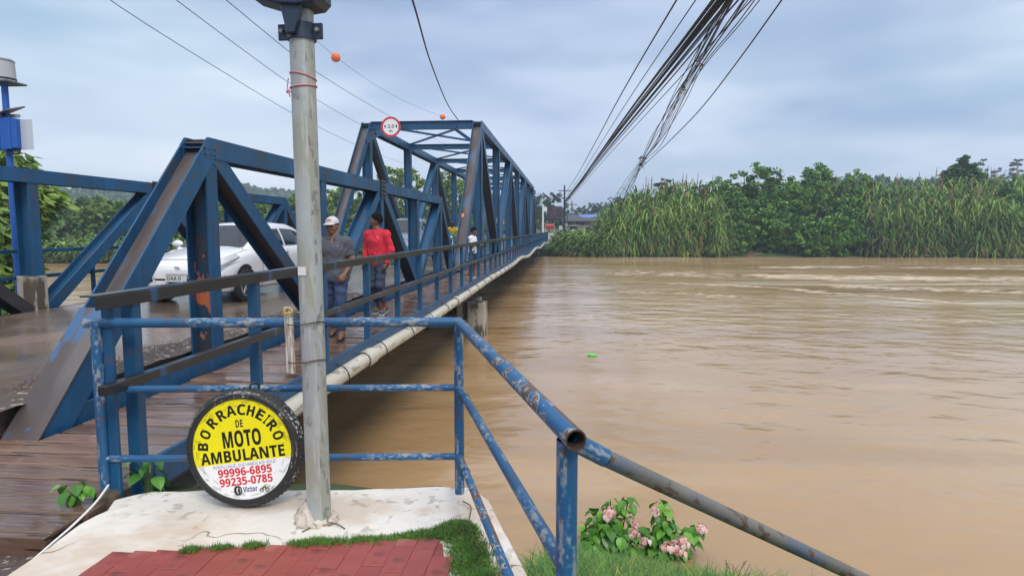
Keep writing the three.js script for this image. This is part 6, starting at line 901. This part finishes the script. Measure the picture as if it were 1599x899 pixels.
  const L = []; for (let i = 0; i < 900; i++) { const x = -4.2 + 1.75 * r(), z = -2.75 + 2 * r(); L.push({ p: [x, -0.1, z], r: [r() * 6, r() * 6, 0], s: [0.15 + 0.6 * r() * r(), 0.15 + 0.5 * r() * r(), 0.15 + 0.6 * r() * r()], c: mul3([0.34, 0.29, 0.25], 0.3 + r()) }); } for (let i = 0; i < 700; i++) { const z = 1 - 8 * r(), x = -4.7 + 0.4 * r(); L.push({ p: [x, 0.19, z], r: [r() * 6, r() * 6, 0], s: [0.2 + 0.5 * r() * r(), 0.2 + 0.4 * r(), 0.2 + 0.5 * r() * r()], c: mul3([0.16, 0.12, 0.1], 0.3 + r()) }); }
  stuffOf('gravel', st[1], std('stone', { color: 0xffffff, roughness: 0.8 }), L, 'loose stones and chips in the mud beside the planks and the road', 'gravel');
}

// ================================================================== FAR VILLAGE
{
  const house = thing('village_house', 'low grey house with a blue tarpaulin on its roof beyond the reeds', 'house', [2.6, gy(2.6, -106), -106]), gw = std('grey plaster', { map: pierTex, color: rgb(0.75, 0.75, 0.8), roughness: 0.9 });
  part(house, 'wall', cbox(6.4, 3.1, 5, 0.02), gw, [0, 1.5, 0]); part(house, 'roof', plate([[-2.9, 2.95], [2.9, 2.95], [2.9, 3.05], [0, 4.05], [-2.9, 3.05]], -3.5, 3.5, 0), std('dark roof', { color: rgb(0.07, 0.075, 0.09), roughness: 0.8 })); part(house, 'blue_tarpaulin', cbox(3.4, 0.06, 1.5, 0.02), std('blue tarpaulin', { color: rgb(0.12, 0.2, 0.5), roughness: 0.6 }), [1.0, 3.80, 0.78], [0.36, 0, 0.03]);
  const wn = part(house, 'window', cbox(1.2, 1.0, 0.06, 0.01), M.black, [-1.6, 1.7, 2.52]); part(wn, 'frame', cbox(1.35, 0.08, 0.08, 0.01), M.white, [0, 0.54, 0]); part(house, 'door', cbox(0.95, 2.0, 0.06, 0.01), M.steelDark, [0.6, 1.0, 2.52]); part(house, 'eave_board', cbox(7.0, 0.16, 0.08, 0.01), M.wire, [0, 2.94, 2.93]); part(house, 'white_gable_panel', cbox(0.7, 0.5, 0.06, 0.01), M.white, [-2.9, 2.5, 2.53]);
  const bb = thing('billboard', 'dark weathered billboard frame on posts beyond the end of the bridge', 'billboard', [-1.95, gy(-2, -100), -100]); part(bb, 'panel', cbox(2.3, 2.0, 0.12, 0.02), std('dark board', { map: colorTex(128, 2.4, (u, v) => mix3([0.02, 0.018, 0.022], [0.13, 0.05, 0.06], sstep(0.5, 0.7, fbm(u, v, 4, 10, 4, 1801)))), roughness: 0.7 }), [0, 4.2, 0]);
  for (const x of [-0.9, 0.9]) part(bb, 'post', cylGeo(0.09, 0.08, 3.6, 8), M.steelDark, [x, -0.2, -0.1]); for (let i = 0; i < 5; i++) part(bb, 'batten', cbox(2.3, 0.06, 0.05, 0.01), M.wire, [0, 3.4 + 0.38 * i, 0.09]); part(bb, 'white_box', cbox(0.6, 0.7, 0.3, 0.02), M.white, [-1.5, 4.75, 0.1]);
  const shop = thing('roadside_stall', 'small red and white roadside stall under the dark billboard', 'stall', [-2.6, gy(-2.6, -97), -97]), redp = std('red paint', { color: rgb(0.5, 0.06, 0.05), roughness: 0.6 }); part(shop, 'counter', cbox(1.5, 1.0, 0.8, 0.02), M.white, [0, 0.6, 0]); part(shop, 'awning', cbox(1.3, 0.5, 1.0, 0.03), redp, [0, 2.1, 0.1], [0.25, 0, 0]); for (const x of [-0.65, 0.65]) part(shop, 'post', cylGeo(0.04, 0.04, 2.2, 8), M.white, [x, 0, 0.4]); part(shop, 'side_panel', cbox(0.5, 0.6, 0.05, 0.01), M.white, [1.6, 1.9, 0.2]);
  const pole = (label, x, z, h, arms, mat, group) => { const p = thing('utility_pole', label, 'utility pole', [x, gy(x, z), z], 0, group); part(p, 'shaft', cylGeo(0.16, 0.11, h, 12), mat); for (const y of arms) { const c = part(p, 'crossarm', cbox(1.9, 0.12, 0.12, 0.01), M.steelDark, [0, y, 0.1]); for (const k of [-0.85, -0.4, 0.4, 0.85]) part(c, 'insulator', cylGeo(0.05, 0.035, 0.22, 8), M.white, [k, 0.06, 0]); } return p; };
  const gp = M.pier, p1 = pole('tall dark utility pole at the far end of the left cable bundle', -0.45, -95, 8.1, [7.3, 6.2], M.steelDark); part(p1, 'transformer', cylGeo(0.28, 0.28, 0.8, 14), M.wire, [0.35, 4.7, 0.1]); part(p1, 'cable_coil', new THREE.TorusGeometry(0.4, 0.06, 6, 20), M.cable, [0.1, 3.4, 0.2]);
  pole('pale utility pole right beside the billboard, left of it', -3.45, -91, 5.2, [], M.white); pole('slim pale pole at the end of the tall span railing', -4.9, -86, 6.4, [], gp); pole('grey utility pole between the dark pole and the house', 0.75, -112, 6.5, [5.9], gp); pole('leaning dark pole in the reeds where the right cables end', 6.25, -81, 5.4, [], M.steelDark).rotation.z = 0.16; pole('short white post in the reeds in front of the house', 0.75, -82, 2.6, [], M.white);
}

renderer.render(scene, camera);
